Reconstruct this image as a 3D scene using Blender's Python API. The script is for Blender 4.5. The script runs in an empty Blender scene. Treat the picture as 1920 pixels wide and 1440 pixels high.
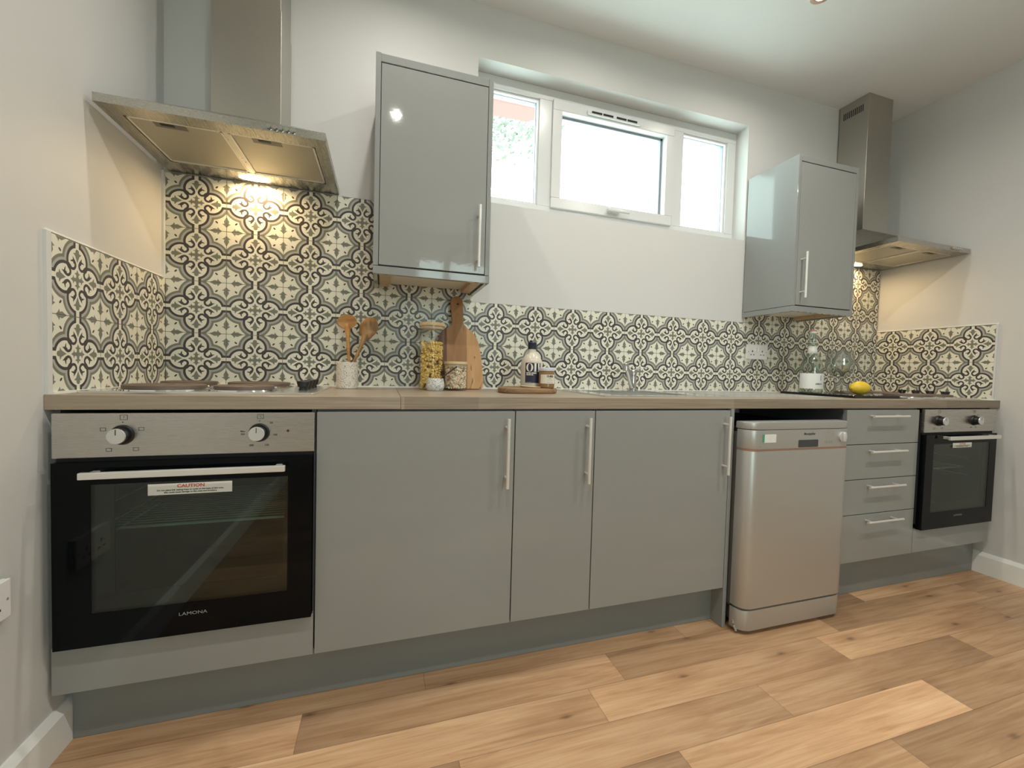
import bpy, bmesh, math, random
from mathutils import Vector, Matrix
random.seed(7)
PI = math.pi
SC = bpy.context.scene
COL = SC.collection

# ------------------------------------------------------------------ camera, world, exposure
CAM = Vector((0.7941, -1.9094, 1.0258))
YAW, PITCH, ROLL = -0.3023, -0.0339, 0.0272
cd = bpy.data.cameras.new('camera'); cam = bpy.data.objects.new('camera', cd); COL.objects.link(cam)
_d = Vector((-math.sin(YAW)*math.cos(PITCH), math.cos(YAW)*math.cos(PITCH), math.sin(PITCH)))
_r = Vector((math.cos(YAW), math.sin(YAW), 0)); _u = _r.cross(_d)
_R = _r*math.cos(ROLL)+_u*math.sin(ROLL); _U = -_r*math.sin(ROLL)+_u*math.cos(ROLL)
_m = Matrix((_R, _U, -_d)).transposed().to_4x4(); _m.translation = CAM
cam.matrix_world = _m
cd.sensor_fit = 'HORIZONTAL'; cd.sensor_width = 36; cd.lens = 778.03/1920*36
cd.clip_start = 0.02
SC.camera = cam
SC.view_settings.view_transform = 'Standard'; SC.view_settings.look = 'None'
SC.view_settings.exposure = 0.08; SC.view_settings.gamma = 1.0; SC.view_settings.use_curve_mapping = False
SC.cycles.use_denoising = True
SC.cycles.max_bounces = 10; SC.cycles.diffuse_bounces = 6; SC.cycles.glossy_bounces = 5
SC.cycles.transparent_max_bounces = 16
SC.cycles.sample_clamp_indirect = 6

W = bpy.data.worlds.new('overcast_sky'); SC.world = W; W.use_nodes = True
bgn = W.node_tree.nodes['Background']
bgn.inputs['Color'].default_value = (0.78, 1.0, 0.95, 1); bgn.inputs['Strength'].default_value = 7.0

ZC = 2.689            # ceiling height
XR = 3.899            # tile face of the right side
YB = -4.0             # rear wall
def area(name, loc, size, power, color, shape='DISK', rot=(0, 0, 0), size_y=None, spread=PI, portal=False):
    l = bpy.data.lights.new(name, 'AREA'); l.shape = shape; l.size = size
    if size_y: l.size_y = size_y
    l.energy = power; l.color = color; l.spread = spread
    if portal: l.cycles.is_portal = True
    o = bpy.data.objects.new(name, l); COL.objects.link(o); o.location = loc; o.rotation_euler = rot
    return o
area('window_portal', (1.98, 0.21, 2.13), 1.56, 1, (1, 1, 1), 'RECTANGLE', (-PI/2, 0, 0), 0.66, portal=True)
area('rear_window_portal', (1.64, YB-0.19, 1.66), 1.0, 1, (1, 1, 1), 'RECTANGLE', (PI/2, 0, 0), 1.58, portal=True)
DOWN = [(x, y) for y in (-0.52, -1.60) for x in (0.85, 1.72, 2.59)]
LAMPCOL = (1.0, 0.955, 0.875)
for x, y in DOWN:
    area('downlight_lamp', (x, y, ZC-0.012), 0.04, 4.0 if y > -1 else {.85: 7.4, 1.72: 8.4, 2.59: 11.0}[x], LAMPCOL, 'DISK', (0, 0, 0), spread=math.radians(165))

# ------------------------------------------------------------------ node expression helper
class G:
    def __init__(s, nt): s.nt = nt
    def val(s, v): return E(s, v)
    def node(s, t, **kw):
        n = s.nt.nodes.new(t)
        for k, v in kw.items(): setattr(n, k, v)
        return n
class E:
    def __init__(s, g, v): s.g, s.v = g, v
    def op(s, name, *o, clamp=False):
        n = s.g.nt.nodes.new('ShaderNodeMath'); n.operation = name; n.use_clamp = clamp
        for i, a in enumerate((s,)+o):
            a = a.v if isinstance(a, E) else a
            if isinstance(a, (int, float)): n.inputs[i].default_value = a
            else: s.g.nt.links.new(a, n.inputs[i])
        return E(s.g, n.outputs[0])
    def __add__(s, o): return s.op('ADD', o)
    def __radd__(s, o): return s.op('ADD', o)
    def __sub__(s, o): return s.op('SUBTRACT', o)
    def __rsub__(s, o): return E(s.g, o).op('SUBTRACT', s)
    def __mul__(s, o): return s.op('MULTIPLY', o)
    def __rmul__(s, o): return s.op('MULTIPLY', o)
    def __truediv__(s, o): return s.op('DIVIDE', o)
    def min(s, o): return s.op('MINIMUM', o)
    def max(s, o): return s.op('MAXIMUM', o)
    def abs(s): return s.op('ABSOLUTE')
    def sqrt(s): return s.op('SQRT')
    def fract(s): return s.op('FRACT')
    def floor(s): return s.op('FLOOR')
    def lt(s, o): return s.op('LESS_THAN', o)
    def gt(s, o): return s.op('GREATER_THAN', o)
    def clamp(s): return s.op('ADD', 0.0, clamp=True)
def hyp(a, b): return (a*a+b*b).sqrt()
def caps(x, y, a, b, r0, r1):
    """signed distance to a tapered capsule"""
    dx, dy = b[0]-a[0], b[1]-a[1]; L = dx*dx+dy*dy
    px, py = x-a[0], y-a[1]
    t = ((px*dx+py*dy)*(1.0/L)).clamp()
    return hyp(px-t*dx, py-t*dy)-(t*(r1-r0)+r0)

MATS = {}
def mat(name, color=(.8, .8, .8), rough=.5, metal=0., spec=.5, coat=0., trans=0., ior=1.45, emit=None, estr=0., bump=None, alpha=1., sheen=0):
    if name in MATS: return MATS[name]
    m = bpy.data.materials.new(name); m.use_nodes = True; MATS[name] = m
    p = m.node_tree.nodes['Principled BSDF']
    p.inputs['Base Color'].default_value = (*color, 1); p.inputs['Roughness'].default_value = rough
    p.inputs['Metallic'].default_value = metal; p.inputs['Specular IOR Level'].default_value = spec
    p.inputs['Coat Weight'].default_value = coat; p.inputs['Coat Roughness'].default_value = .05
    p.inputs['Transmission Weight'].default_value = trans; p.inputs['IOR'].default_value = ior
    if emit: p.inputs['Emission Color'].default_value = (*emit, 1); p.inputs['Emission Strength'].default_value = estr
    if bump:  # (scale, strength, distance)
        nt = m.node_tree; n = nt.nodes.new('ShaderNodeTexNoise'); n.inputs['Scale'].default_value = bump[0]; n.inputs['Detail'].default_value = 3
        tc = nt.nodes.new('ShaderNodeTexCoord'); nt.links.new(tc.outputs['Object'], n.inputs['Vector'])
        b = nt.nodes.new('ShaderNodeBump'); b.inputs['Strength'].default_value = bump[1]; b.inputs['Distance'].default_value = bump[2]
        nt.links.new(n.outputs['Fac'], b.inputs['Height']); nt.links.new(b.outputs[0], p.inputs['Normal'])
    return m
def P(m): return m.node_tree.nodes['Principled BSDF']
def noise(nt, vec, scale, detail=4, rough=.5, dist=0., stretch=(1, 1, 1), off=(0, 0, 0)):
    mp = nt.nodes.new('ShaderNodeMapping'); mp.inputs['Scale'].default_value = stretch; mp.inputs['Location'].default_value = off
    nt.links.new(vec, mp.inputs['Vector'])
    n = nt.nodes.new('ShaderNodeTexNoise'); n.inputs['Scale'].default_value = scale; n.inputs['Detail'].default_value = detail
    n.inputs['Roughness'].default_value = rough; n.inputs['Distortion'].default_value = dist
    nt.links.new(mp.outputs[0], n.inputs['Vector']); return n.outputs['Fac']
def ramp(nt, fac, stops, interp='LINEAR'):
    r = nt.nodes.new('ShaderNodeValToRGB'); cr = r.color_ramp; cr.interpolation = interp
    while len(cr.elements) < len(stops): cr.elements.new(.5)
    for e, (p, c) in zip(cr.elements, stops): e.position = p; e.color = (*c, 1)
    nt.links.new(fac, r.inputs[0]); return r.outputs[0]
def mix(nt, fac, a, b, mode='MIX'):
    n = nt.nodes.new('ShaderNodeMix'); n.data_type = 'RGBA'; n.blend_type = mode
    for s, v in ((n.inputs[0], fac), (n.inputs[6], a), (n.inputs[7], b)):
        if isinstance(v, tuple): s.default_value = (*v, 1)
        elif isinstance(v, (int, float)): s.default_value = v
        else: nt.links.new(v, s)
    return n.outputs[2]
def geo_pos(nt): return nt.nodes.new('ShaderNodeNewGeometry').outputs['Position']
def objc(nt): return nt.nodes.new('ShaderNodeTexCoord').outputs['Object']

# paint, plaster
def paint(name, col, rough=.6, bs=.15):
    m = mat(name, col, rough, bump=(260, bs, .0012)); return m
M_WALL = paint('wall_paint', (.62, .615, .60), .55)
M_CEIL = paint('ceiling_paint', (.74, .75, .74), .7, .6)
M_WHITE = mat('white_gloss_paint', (.82, .82, .79), .3)
M_UPVC = mat('white_upvc', (.66, .67, .665), .25)
M_PLAST = mat('white_plastic', (.80, .79, .78), .3)
M_SEAL = mat('white_sealant', (.85, .84, .80), .35)
# kitchen grey gloss
def grey(name, col, rough=.045):
    m = mat(name, col, rough, spec=.5); nt = m.node_tree
    f = noise(nt, objc(nt), 55, 2)
    b = nt.nodes.new('ShaderNodeBump'); b.inputs['Strength'].default_value = .05; b.inputs['Distance'].default_value = .002
    nt.links.new(f, b.inputs['Height']); nt.links.new(b.outputs[0], P(m).inputs['Normal']); return m
M_GREY = grey('grey_gloss_laminate', (.292, .298, .288))
M_GREYE = grey('grey_panel_edge', (.275, .285, .28), .06)
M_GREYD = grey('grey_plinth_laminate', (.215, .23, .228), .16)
M_CARC = mat('grey_carcass', (.10, .105, .11), .5)
M_DARK = mat('dark_void', (.012, .012, .014), .6)
M_BLACK = mat('black_plastic', (.012, .012, .013), .35)
# steel
def steel(name, col, rough, axis=(1, 1, 60), amt=.12):
    m = mat(name, col, rough, metal=1.); nt = m.node_tree
    f = noise(nt, objc(nt), 8, 4, .6, 0, axis)
    mr = nt.nodes.new('ShaderNodeMapRange'); mr.inputs[3].default_value = rough-amt; mr.inputs[4].default_value = rough+amt
    nt.links.new(f, mr.inputs[0]); nt.links.new(mr.outputs[0], P(m).inputs['Roughness']); return m
M_STEEL = steel('brushed_steel', (.56, .55, .52), .28, (1, 1, 90), .05)
M_STEELV = steel('hood_steel', (.50, .48, .43), .33, (60, 60, 1))
M_HOODS = steel('hood_canopy_steel', (.50, .48, .43), .27, (26, 2, 90), .07)
M_FILT = steel('filter_mesh_aluminium', (.50, .48, .42), .5, (1, 1, 1), .05)
M_SINK = steel('sink_steel', (.80, .80, .78), .20, (30, 1, 1), .05); P(M_SINK).inputs['Metallic'].default_value = .85
M_SILVER = steel('silver_painted_metal', (.48, .475, .455), .40, (1, 1, 1), .03)
P(M_SILVER).inputs['Metallic'].default_value = .6
M_HANDLE = mat('satin_nickel', (.84, .83, .79), .3, metal=.6)
M_CHROME = mat('chrome', (.75, .76, .78), .07, metal=1.)
M_TAP = mat('tap_chrome', (.58, .57, .56), .16, metal=1.)
M_KNOBC = mat('knob_aluminium', (.68, .68, .67), .32, metal=.5)
M_PLATE = mat('cast_iron_plate', (.16, .12, .095), .5, metal=.3)
M_LENS = mat('warm_lamp_lens', (1, .9, .7), .4, emit=(1, .74, .42), estr=22)
M_DLENS = mat('downlight_lens', (1, 1, 1), .4, emit=(1, .85, .68), estr=25)
M_COPPER = mat('downlight_bezel', (.75, .52, .42), .25, metal=.6)
M_GLASSBLK = mat('black_oven_glass', (.003, .004, .005), .05, spec=.16)
M_STICK = mat('white_sticker', (.78, .78, .74), .45)
M_RED = mat('red_print', (.62, .08, .06), .5)
M_INK = mat('black_print', (.03, .03, .035), .5)
M_GINK = mat('grey_print', (.30, .31, .30), .5)
M_CREAMINK = mat('cream_print', (.80, .77, .66), .5)
def thin_glass(name, tint, refl=.06, rough=.0):
    m = bpy.data.materials.new(name); m.use_nodes = True; MATS[name] = m; nt = m.node_tree; nt.nodes.clear()
    o = nt.nodes.new('ShaderNodeOutputMaterial'); t = nt.nodes.new('ShaderNodeBsdfTransparent'); t.inputs[0].default_value = (*tint, 1)
    g = nt.nodes.new('ShaderNodeBsdfGlossy'); g.inputs['Roughness'].default_value = rough
    lw = nt.nodes.new('ShaderNodeLayerWeight'); lw.inputs[0].default_value = .5
    e = E(G(nt), lw.outputs['Facing']).op('POWER', 4.0)*.65+refl
    mx = nt.nodes.new('ShaderNodeMixShader'); nt.links.new(e.clamp().v, mx.inputs[0]); nt.links.new(t.outputs[0], mx.inputs[1]); nt.links.new(g.outputs[0], mx.inputs[2])
    nt.links.new(mx.outputs[0], o.inputs[0]); return m
M_PANE = thin_glass('window_glass', (.97, .98, .98), .02)
M_OVENGL = thin_glass('tinted_oven_glass', (.58, .68, .63), .06)
M_JARGL = thin_glass('jar_glass', (.985, .99, .985), .012)
M_BOTGL = thin_glass('bottle_glass', (.90, .935, .91), .075)

# wood helper
def wood(name, c1, c2, c3, stretch=(3, 40, 40), scale=1.5, rough=.4, ring=True, bump=.1, coord=None):
    m = mat(name, c1, rough); nt = m.node_tree; v = coord(nt) if coord else objc(nt)
    a = noise(nt, v, scale, 6, .6, .6, stretch); b = noise(nt, v, scale*.7, 3, .5, 1.4, tuple(s*.35 for s in stretch), (3, 1, 2))
    c = ramp(nt, a, [(.3, c2), (.52, c1), (.72, c3)])
    c = mix(nt, .45, c, ramp(nt, b, [(.35, c2), (.6, c3)]))
    nt.links.new(c, P(m).inputs['Base Color'])
    bn = nt.nodes.new('ShaderNodeBump'); bn.inputs['Strength'].default_value = bump; bn.inputs['Distance'].default_value = .001
    nt.links.new(a, bn.inputs['Height']); nt.links.new(bn.outputs[0], P(m).inputs['Normal']); return m
M_SPOONA = wood('olive_wood_orange', (.50, .24, .075), (.36, .15, .04), (.60, .32, .12), (6, 6, 60))
M_SPOONB = wood('olive_wood_brown', (.36, .19, .075), (.18, .085, .03), (.50, .30, .13), (45, 45, 5), 1.6)
M_LID = wood('bamboo_lid', (.60, .45, .26), (.50, .36, .19), (.68, .54, .34), (4, 40, 40))
M_RUSTIC = wood('rustic_dark_wood', (.25, .14, .07), (.11, .06, .03), (.42, .25, .12), (5, 30, 30), 2.0)
M_BATTEN = wood('raw_pine_batten', (.50, .35, .19), (.42, .28, .14), (.57, .42, .24), (4, 40, 40))

def board_mat():
    m = wood('acacia_board', (.50, .30, .145), (.36, .19, .075), (.58, .37, .20), (26, 26, 2.2), 1.1, .45)
    nt = m.node_tree; p = P(m); src = p.inputs['Base Color'].links[0].from_socket
    sx = nt.nodes.new('ShaderNodeSeparateXYZ'); nt.links.new(objc(nt), sx.inputs[0])
    n = noise(nt, objc(nt), 9, 3, .5, .5, (1, 1, .6))
    x = E(G(nt), sx.outputs[0])+(E(G(nt), n)-.5)*.004
    strip = ramp(nt, (x*3+.5).v, [(.0, (.24, .15, .10)), (.31, (.66, .56, .44)), (.575, (1.05, .96, .82))], 'CONSTANT')
    c = mix(nt, 1.0, src, strip, 'MULTIPLY')
    k = noise(nt, objc(nt), 1, 2, .5, 2.0, (26, 20, 9), (.4, .2, .1))
    c = mix(nt, E(G(nt), ramp(nt, k, [(.60, (0, 0, 0)), (.72, (1, 1, 1))])).v, c, (.13, .065, .028))
    nt.links.new(c, p.inputs['Base Color']); return m
M_BOARD = board_mat()

def terrazzo(name, base, chips, scale):
    m = mat(name, base, .45); nt = m.node_tree; v = objc(nt)
    c = base
    for i, (col, th, sc) in enumerate(chips):
        vo = nt.nodes.new('ShaderNodeTexVoronoi'); vo.inputs['Scale'].default_value = scale*sc
        mp = nt.nodes.new('ShaderNodeMapping'); mp.inputs['Location'].default_value = (i*3.1, i*1.7, i); nt.links.new(v, mp.inputs[0]); nt.links.new(mp.outputs[0], vo.inputs['Vector'])
        e = E(G(nt), vo.outputs['Distance']); sp = nt.nodes.new('ShaderNodeSeparateColor'); nt.links.new(vo.outputs['Color'], sp.inputs[0])
        f = e.lt(E(G(nt), sp.outputs[0])*th)
        c = mix(nt, f.v, c, col)
    nt.links.new(c, P(m).inputs['Base Color']); return m
M_TERR = terrazzo('speckled_terrazzo', (.74, .70, .62), [((.30, .22, .16), .42, 1), ((.12, .12, .12), .36, 1.3), ((.55, .38, .24), .35, 1.7)], 190)
M_GRAN = terrazzo('grey_speckled_stone', (.66, .66, .63), [((.22, .22, .23), .55, 1), ((.40, .40, .40), .5, 1.5), ((.85, .85, .82), .5, 1.2)], 210)

# patterned tile, evaluated with pure maths on the UV map (one UV unit = one tile)
def tile_mat():
    m = mat('encaustic_pattern_tile', (.8, .8, .7), .22); nt = m.node_tree; g = G(nt)
    uv = nt.nodes.new('ShaderNodeUVMap').outputs[0]; sp = nt.nodes.new('ShaderNodeSeparateXYZ'); nt.links.new(uv, sp.inputs[0])
    U, V = E(g, sp.outputs[0]), E(g, sp.outputs[1])
    ax = (U.fract()*2-1).abs(); ay = (V.fract()*2-1).abs()
    u = ax.max(ay); v = ax.min(ay)
    bridge = v.lt(.065)*u.gt(.80)
    dc = hyp(u-.5, v)-.43
    # outer bands
    lg = dc.gt(0)*dc.lt(.075)*(1-bridge); gg = dc.gt(.075)*dc.lt(.155)*v.gt(.15)
    # dark ring, bridge bars, scrolls
    ring = dc.lt(0)*dc.gt(-.082)*u.gt(.36)
    bars = v.lt(.152)*v.gt(.065)*u.gt(.86)*dc.gt(-.082)
    ex, ey = u-.385, v-.185
    ang = ey.op('ARCTAN2', ex); er = hyp(ex, ey)
    shut = ang.gt(math.radians(108)).max(ang.lt(math.radians(-22)))
    scroll = er.lt(.146)*er.gt(.072)*shut
    conn = caps(u, v, (.40, .375), (.345, .298), .040, .040).lt(0)
    leaf = caps(u, v, (.465, .118), (.615, .185), .052, .0).lt(0)
    barb = caps(u, v, (.50, .15), (.475, .262), .036, .012).lt(0)
    dark = ring.max(scroll).max(conn).max(leaf).max(barb).max(bars)*(1-bridge)
    # green-grey ornaments
    a, b = 1-v, 1-u
    s = (a+b)*.70711; t = (a-b)*.70711
    gr = caps(u, v, (0, 0), (.15, 0), .044, .050)
    gr = gr.min(caps(u, v, (.165, 0), (.275, 0), .062, .0)).min(caps(u, v, (.155, .02), (.165, .095), .036, .012))
    gr = gr.min(hyp(u-.742, v)-.074).min(caps(u, v, (.66, 0), (.695, .150), .070, .010)).min(caps(u, v, (.655, 0), (.455, 0), .094, .0))
    gr = gr.min(caps(a, b, (.385, 0), (.585, 0), .088, .0)).min(caps(a, b, (.385, 0), (.28, 0), .088, .060))
    petal = ((s-.198)*(s-.198)*(1/.0396)+t*t*(1/.0132)).lt(1)
    crown = (a+b*.32).lt(.335)*(b-a*.80).lt(0)*(1-petal)
    green = gr.lt(0).max(crown).max(gg)
    s = s-.470
    seed = (s*s*(1/.0033)+t*t*(1/.0009)).lt(1)
    grout = u.gt(1-.0095)
    n = noise(nt, objc(nt), 30, 3)
    var = E(g, n)*.12+.94
    cc = mix(nt, lg.v, (.74, .728, .625), (.40, .405, .375))
    cc = mix(nt, green.v, cc, (.195, .200, .160))
    cc = mix(nt, dark.max(seed).v, cc, (.060, .052, .052))
    cc = mix(nt, grout.v, cc, (.14, .135, .115))
    vm = nt.nodes.new('ShaderNodeVectorMath'); vm.operation = 'SCALE'; nt.links.new(cc, vm.inputs[0]); nt.links.new(var.v, vm.inputs['Scale'])
    nt.links.new(vm.outputs[0], P(m).inputs['Base Color'])
    h = (u-.982).max(0)*(-18)
    bp = nt.nodes.new('ShaderNodeBump'); bp.inputs['Strength'].default_value = .6; bp.inputs['Distance'].default_value = .003
    nt.links.new(h.v, bp.inputs['Height']); nt.links.new(bp.outputs[0], P(m).inputs['Normal'])
    P(m).inputs['Roughness'].default_value = .30
    return m
M_TILE = tile_mat()

# worktop laminate: pale grey-brown oak, edge band in lengths
def worktop_mat():
    m = mat('oak_laminate_worktop', (.4, .3, .2), .32); nt = m.node_tree; g = G(nt); v = geo_pos(nt)
    a = noise(nt, v, 2.2, 7, .62, .5, (1.8, 34, 90)); b = noise(nt, v, 1.2, 3, .5, 1.0, (1.5, 10, 26))
    c = ramp(nt, a, [(.30, (.225, .176, .128)), (.5, (.33, .268, .204)), (.70, (.42, .350, .272))])
    c = mix(nt, .35, c, ramp(nt, b, [(.35, (.26, .21, .152)), (.65, (.43, .358, .280))]))
    sp = nt.nodes.new('ShaderNodeSeparateXYZ'); nt.links.new(v, sp.inputs[0])
    x = E(g, sp.outputs[0])/4.0
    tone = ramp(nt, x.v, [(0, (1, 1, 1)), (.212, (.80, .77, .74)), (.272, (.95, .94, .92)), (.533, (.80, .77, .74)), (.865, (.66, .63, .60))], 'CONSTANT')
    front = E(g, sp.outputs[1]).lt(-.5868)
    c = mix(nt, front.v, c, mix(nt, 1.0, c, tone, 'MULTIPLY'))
    nt.links.new(c, P(m).inputs['Base Color'])
    bn = nt.nodes.new('ShaderNodeBump'); bn.inputs['Strength'].default_value = .12; bn.inputs['Distance'].default_value = .0008
    nt.links.new(a, bn.inputs['Height']); nt.links.new(bn.outputs[0], P(m).inputs['Normal']); return m
M_WORK = worktop_mat()

# vinyl floor planks (per-face colour attribute carries tone and grain offset)
def floor_mat():
    m = mat('oak_vinyl_plank', (.5, .3, .15), .38); nt = m.node_tree; g = G(nt)
    at = nt.nodes.new('ShaderNodeAttribute'); at.attribute_name = 'plank'; sp = nt.nodes.new('ShaderNodeSeparateColor'); nt.links.new(at.outputs['Color'], sp.inputs[0])
    tone, off, kn = E(g, sp.outputs[0]), E(g, sp.outputs[1]), E(g, sp.outputs[2])
    uvn = nt.nodes.new('ShaderNodeUVMap').outputs[0]; su = nt.nodes.new('ShaderNodeSeparateXYZ'); nt.links.new(uvn, su.inputs[0])
    ux, uy = E(g, su.outputs[0]), E(g, su.outputs[1])
    ex_ = ux.min(1-ux).min(uy.min(.1335-uy)); seam = 1-ex_.lt(.0011)*.38
    pos = geo_pos(nt); sx = nt.nodes.new('ShaderNodeSeparateXYZ'); nt.links.new(pos, sx.inputs[0])
    cb = nt.nodes.new('ShaderNodeCombineXYZ'); nt.links.new((E(g, sx.outputs[0])+off*37).v, cb.inputs[0]); nt.links.new((E(g, sx.outputs[1])+kn*5).v, cb.inputs[1]); nt.links.new((off*11).v, cb.inputs[2])
    v = cb.outputs[0]
    fine = noise(nt, v, 3.0, 8, .65, .3, (1.1, 42, 1)); big = noise(nt, v, 1.3, 4, .55, .9, (1.1, 9.5, 1))
    mid = noise(nt, v, 2.5, 5, .6, 1.3, (.9, 13, 1), (5, 5, 0))
    c = ramp(nt, big, [(.30, (.40, .210, .105)), (.46, (.54, .310, .168)), (.56, (.60, .360, .200)), (.70, (.72, .470, .275))])
    c = mix(nt, .45, c, ramp(nt, fine, [(.30, (.38, .205, .105)), (.5, (.58, .345, .190)), (.68, (.74, .500, .300))]))
    c = mix(nt, .30, c, ramp(nt, mid, [(.38, (.38, .205, .105)), (.5, (.62, .375, .210)), (.60, (.74, .510, .315))]))
    # knots
    vo = nt.nodes.new('ShaderNodeTexVoronoi'); vo.inputs['Scale'].default_value = 1.0; vo.voronoi_dimensions = '2D'
    mp = nt.nodes.new('ShaderNodeMapping'); mp.inputs['Scale'].default_value = (2.6, 6.5, 1); nt.links.new(v, mp.inputs[0]); nt.links.new(mp.outputs[0], vo.inputs['Vector'])
    vc = nt.nodes.new('ShaderNodeSeparateColor'); nt.links.new(vo.outputs['Color'], vc.inputs[0])
    d = E(g, vo.outputs['Distance'])+(E(g, fine)-.5)*.10
    kf = (1-(d*(1/.07))).clamp()*E(g, vc.outputs[0]).gt(.52)*.8
    halo = (1-(d*(1/.30))).clamp()*E(g, vc.outputs[0]).gt(.30)*.42
    c = mix(nt, halo.v, c, (.30, .15, .07)); c = mix(nt, (kf*.9).v, c, (.13, .062, .035))
    vm = nt.nodes.new('ShaderNodeVectorMath'); vm.operation = 'SCALE'; nt.links.new(c, vm.inputs[0]); nt.links.new(((tone*.40+.80+(ux-.5)*(.5-kn.gt(.5))*.60)*seam).v, vm.inputs['Scale'])
    nt.links.new(vm.outputs[0], P(m).inputs['Base Color'])
    bn = nt.nodes.new('ShaderNodeBump'); bn.inputs['Strength'].default_value = .15; bn.inputs['Distance'].default_value = .0008
    nt.links.new(fine, bn.inputs['Height']); nt.links.new(bn.outputs[0], P(m).inputs['Normal']); return m
M_FLOOR = floor_mat()

# ------------------------------------------------------------------ mesh helpers (all coordinates are world coordinates)
def box(bm, x0, x1, y0, y1, z0, z1, bev=0., seg=2, mi=0):
    vs = [bm.verts.new((x, y, z)) for x in (x0, x1) for y in (y0, y1) for z in (z0, z1)]
    idx = ((0, 1, 3, 2), (4, 6, 7, 5), (0, 4, 5, 1), (2, 3, 7, 6), (0, 2, 6, 4), (1, 5, 7, 3))
    fs = [bm.faces.new([vs[i] for i in f]) for f in idx]
    for f in fs: f.material_index = mi
    if bev > 0:
        es = list({e for f in fs for e in f.edges})
        bmesh.ops.bevel(bm, geom=es, offset=bev, segments=seg, affect='EDGES', profile=.5, clamp_overlap=True)
def lathe(bm, prof, cx, cy, seg=40, mi=0, sx=1., sy=1., caps=True):
    rings = []
    for r, z in prof:
        if r < 1e-6: rings.append([bm.verts.new((cx, cy, z))])
        else: rings.append([bm.verts.new((cx+sx*r*math.cos(2*PI*i/seg), cy+sy*r*math.sin(2*PI*i/seg), z)) for i in range(seg)])
    for a, b in zip(rings, rings[1:]):
        for i in range(seg):
            j = (i+1) % seg
            if len(a) == 1 and len(b) == 1: break
            if len(a) == 1: f = bm.faces.new((a[0], b[j], b[i]))
            elif len(b) == 1: f = bm.faces.new((a[i], a[j], b[0]))
            else: f = bm.faces.new((a[i], a[j], b[j], b[i]))
            f.smooth = True; f.material_index = mi
    if caps:
        for r_, rev in ((rings[0], True), (rings[-1], False)):
            if len(r_) > 1:
                f = bm.faces.new(r_[::-1] if rev else r_); f.material_index = mi
def frame_for(d):
    d = d.normalized(); a = Vector((0, 0, 1)) if abs(d.z) < .9 else Vector((1, 0, 0))
    s = d.cross(a).normalized(); return s, d.cross(s).normalized()
def tube(bm, pts, rad, seg=14, mi=0, flat=1.):
    pts = [Vector(p) for p in pts]; n = len(pts)
    rads = rad if isinstance(rad, (list, tuple)) else [rad]*n
    rings = []
    s0 = None
    for i, p in enumerate(pts):
        d = (pts[min(i+1, n-1)]-pts[max(i-1, 0)])
        s, t = frame_for(d)
        if s0 is not None and s.dot(s0) < 0: s, t = -s, -t
        s0 = s
        rings.append([bm.verts.new(p+s*rads[i]*math.cos(2*PI*k/seg)+t*rads[i]*flat*math.sin(2*PI*k/seg)) for k in range(seg)])
    for a, b in zip(rings, rings[1:]):
        for i in range(seg):
            j = (i+1) % seg; f = bm.faces.new((a[i], a[j], b[j], b[i])); f.smooth = True; f.material_index = mi
    for r_ in (rings[0], rings[-1]):
        f = bm.faces.new(r_); f.material_index = mi
def prism(bm, poly, axis, d0, d1, mi=0, bev=0.):
    """poly: 2-D points; axis 'y': (x,z) extruded along y; 'z': (x,y); 'x': (y,z)"""
    def mk(p, d): return {'x': (d, p[0], p[1]), 'y': (p[0], d, p[1]), 'z': (p[0], p[1], d)}[axis]
    a = [bm.verts.new(mk(p, d0)) for p in poly]; b = [bm.verts.new(mk(p, d1)) for p in poly]
    n = len(poly); fs = [bm.faces.new(a), bm.faces.new(b[::-1])]
    for i in range(n):
        j = (i+1) % n; fs.append(bm.faces.new((a[j], a[i], b[i], b[j])))
    for f in fs: f.material_index = mi
    if bev > 0:
        es = list(set(fs[0].edges) | set(fs[1].edges))
        bmesh.ops.bevel(bm, geom=es, offset=bev, segments=2, affect='EDGES', profile=.5, clamp_overlap=True)
ORG = {}
def new(): return bmesh.new()
def obj(name, bm, m, parent=None, org=None, smooth=False, uvf=None):
    bmesh.ops.recalc_face_normals(bm, faces=bm.faces)
    if org is None:
        if parent is not None: org = ORG[parent.name]
        else:
            if bm.verts:
                xs = [v.co for v in bm.verts]
                org = Vector(((min(v.x for v in xs)+max(v.x for v in xs))/2, (min(v.y for v in xs)+max(v.y for v in xs))/2, min(v.z for v in xs)))
            else: org = Vector()
    org = Vector(org)
    for v in bm.verts: v.co -= org
    me = bpy.data.meshes.new(name)
    if smooth:
        for f in bm.faces: f.smooth = True
    bm.to_mesh(me); bm.free()
    for k in (m if isinstance(m, (list, tuple)) else [m]): me.materials.append(k)
    o = bpy.data.objects.new(name, me); COL.objects.link(o)
    if smooth or any(p.use_smooth for p in me.polygons): me.set_sharp_from_angle(angle=math.radians(35))
    if parent is not None: o.parent = parent; o.location = org-ORG[parent.name]
    else: o.location = org
    ORG[o.name] = org
    return o
def tag(o, label=None, cat=None, group=None, kind=None):
    if label: o['label'] = label
    if cat: o['category'] = cat
    if group: o['group'] = group
    if kind: o['kind'] = kind
    return o
def thing(name, loc, label, cat, group=None):
    o = bpy.data.objects.new(name, None); COL.objects.link(o); o.location = loc; o.empty_display_size = .05
    ORG[o.name] = Vector(loc); return tag(o, label, cat, group)
def struct(name, bm, m): return tag(obj(name, bm, m), kind='structure')
_fc = {}
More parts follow.
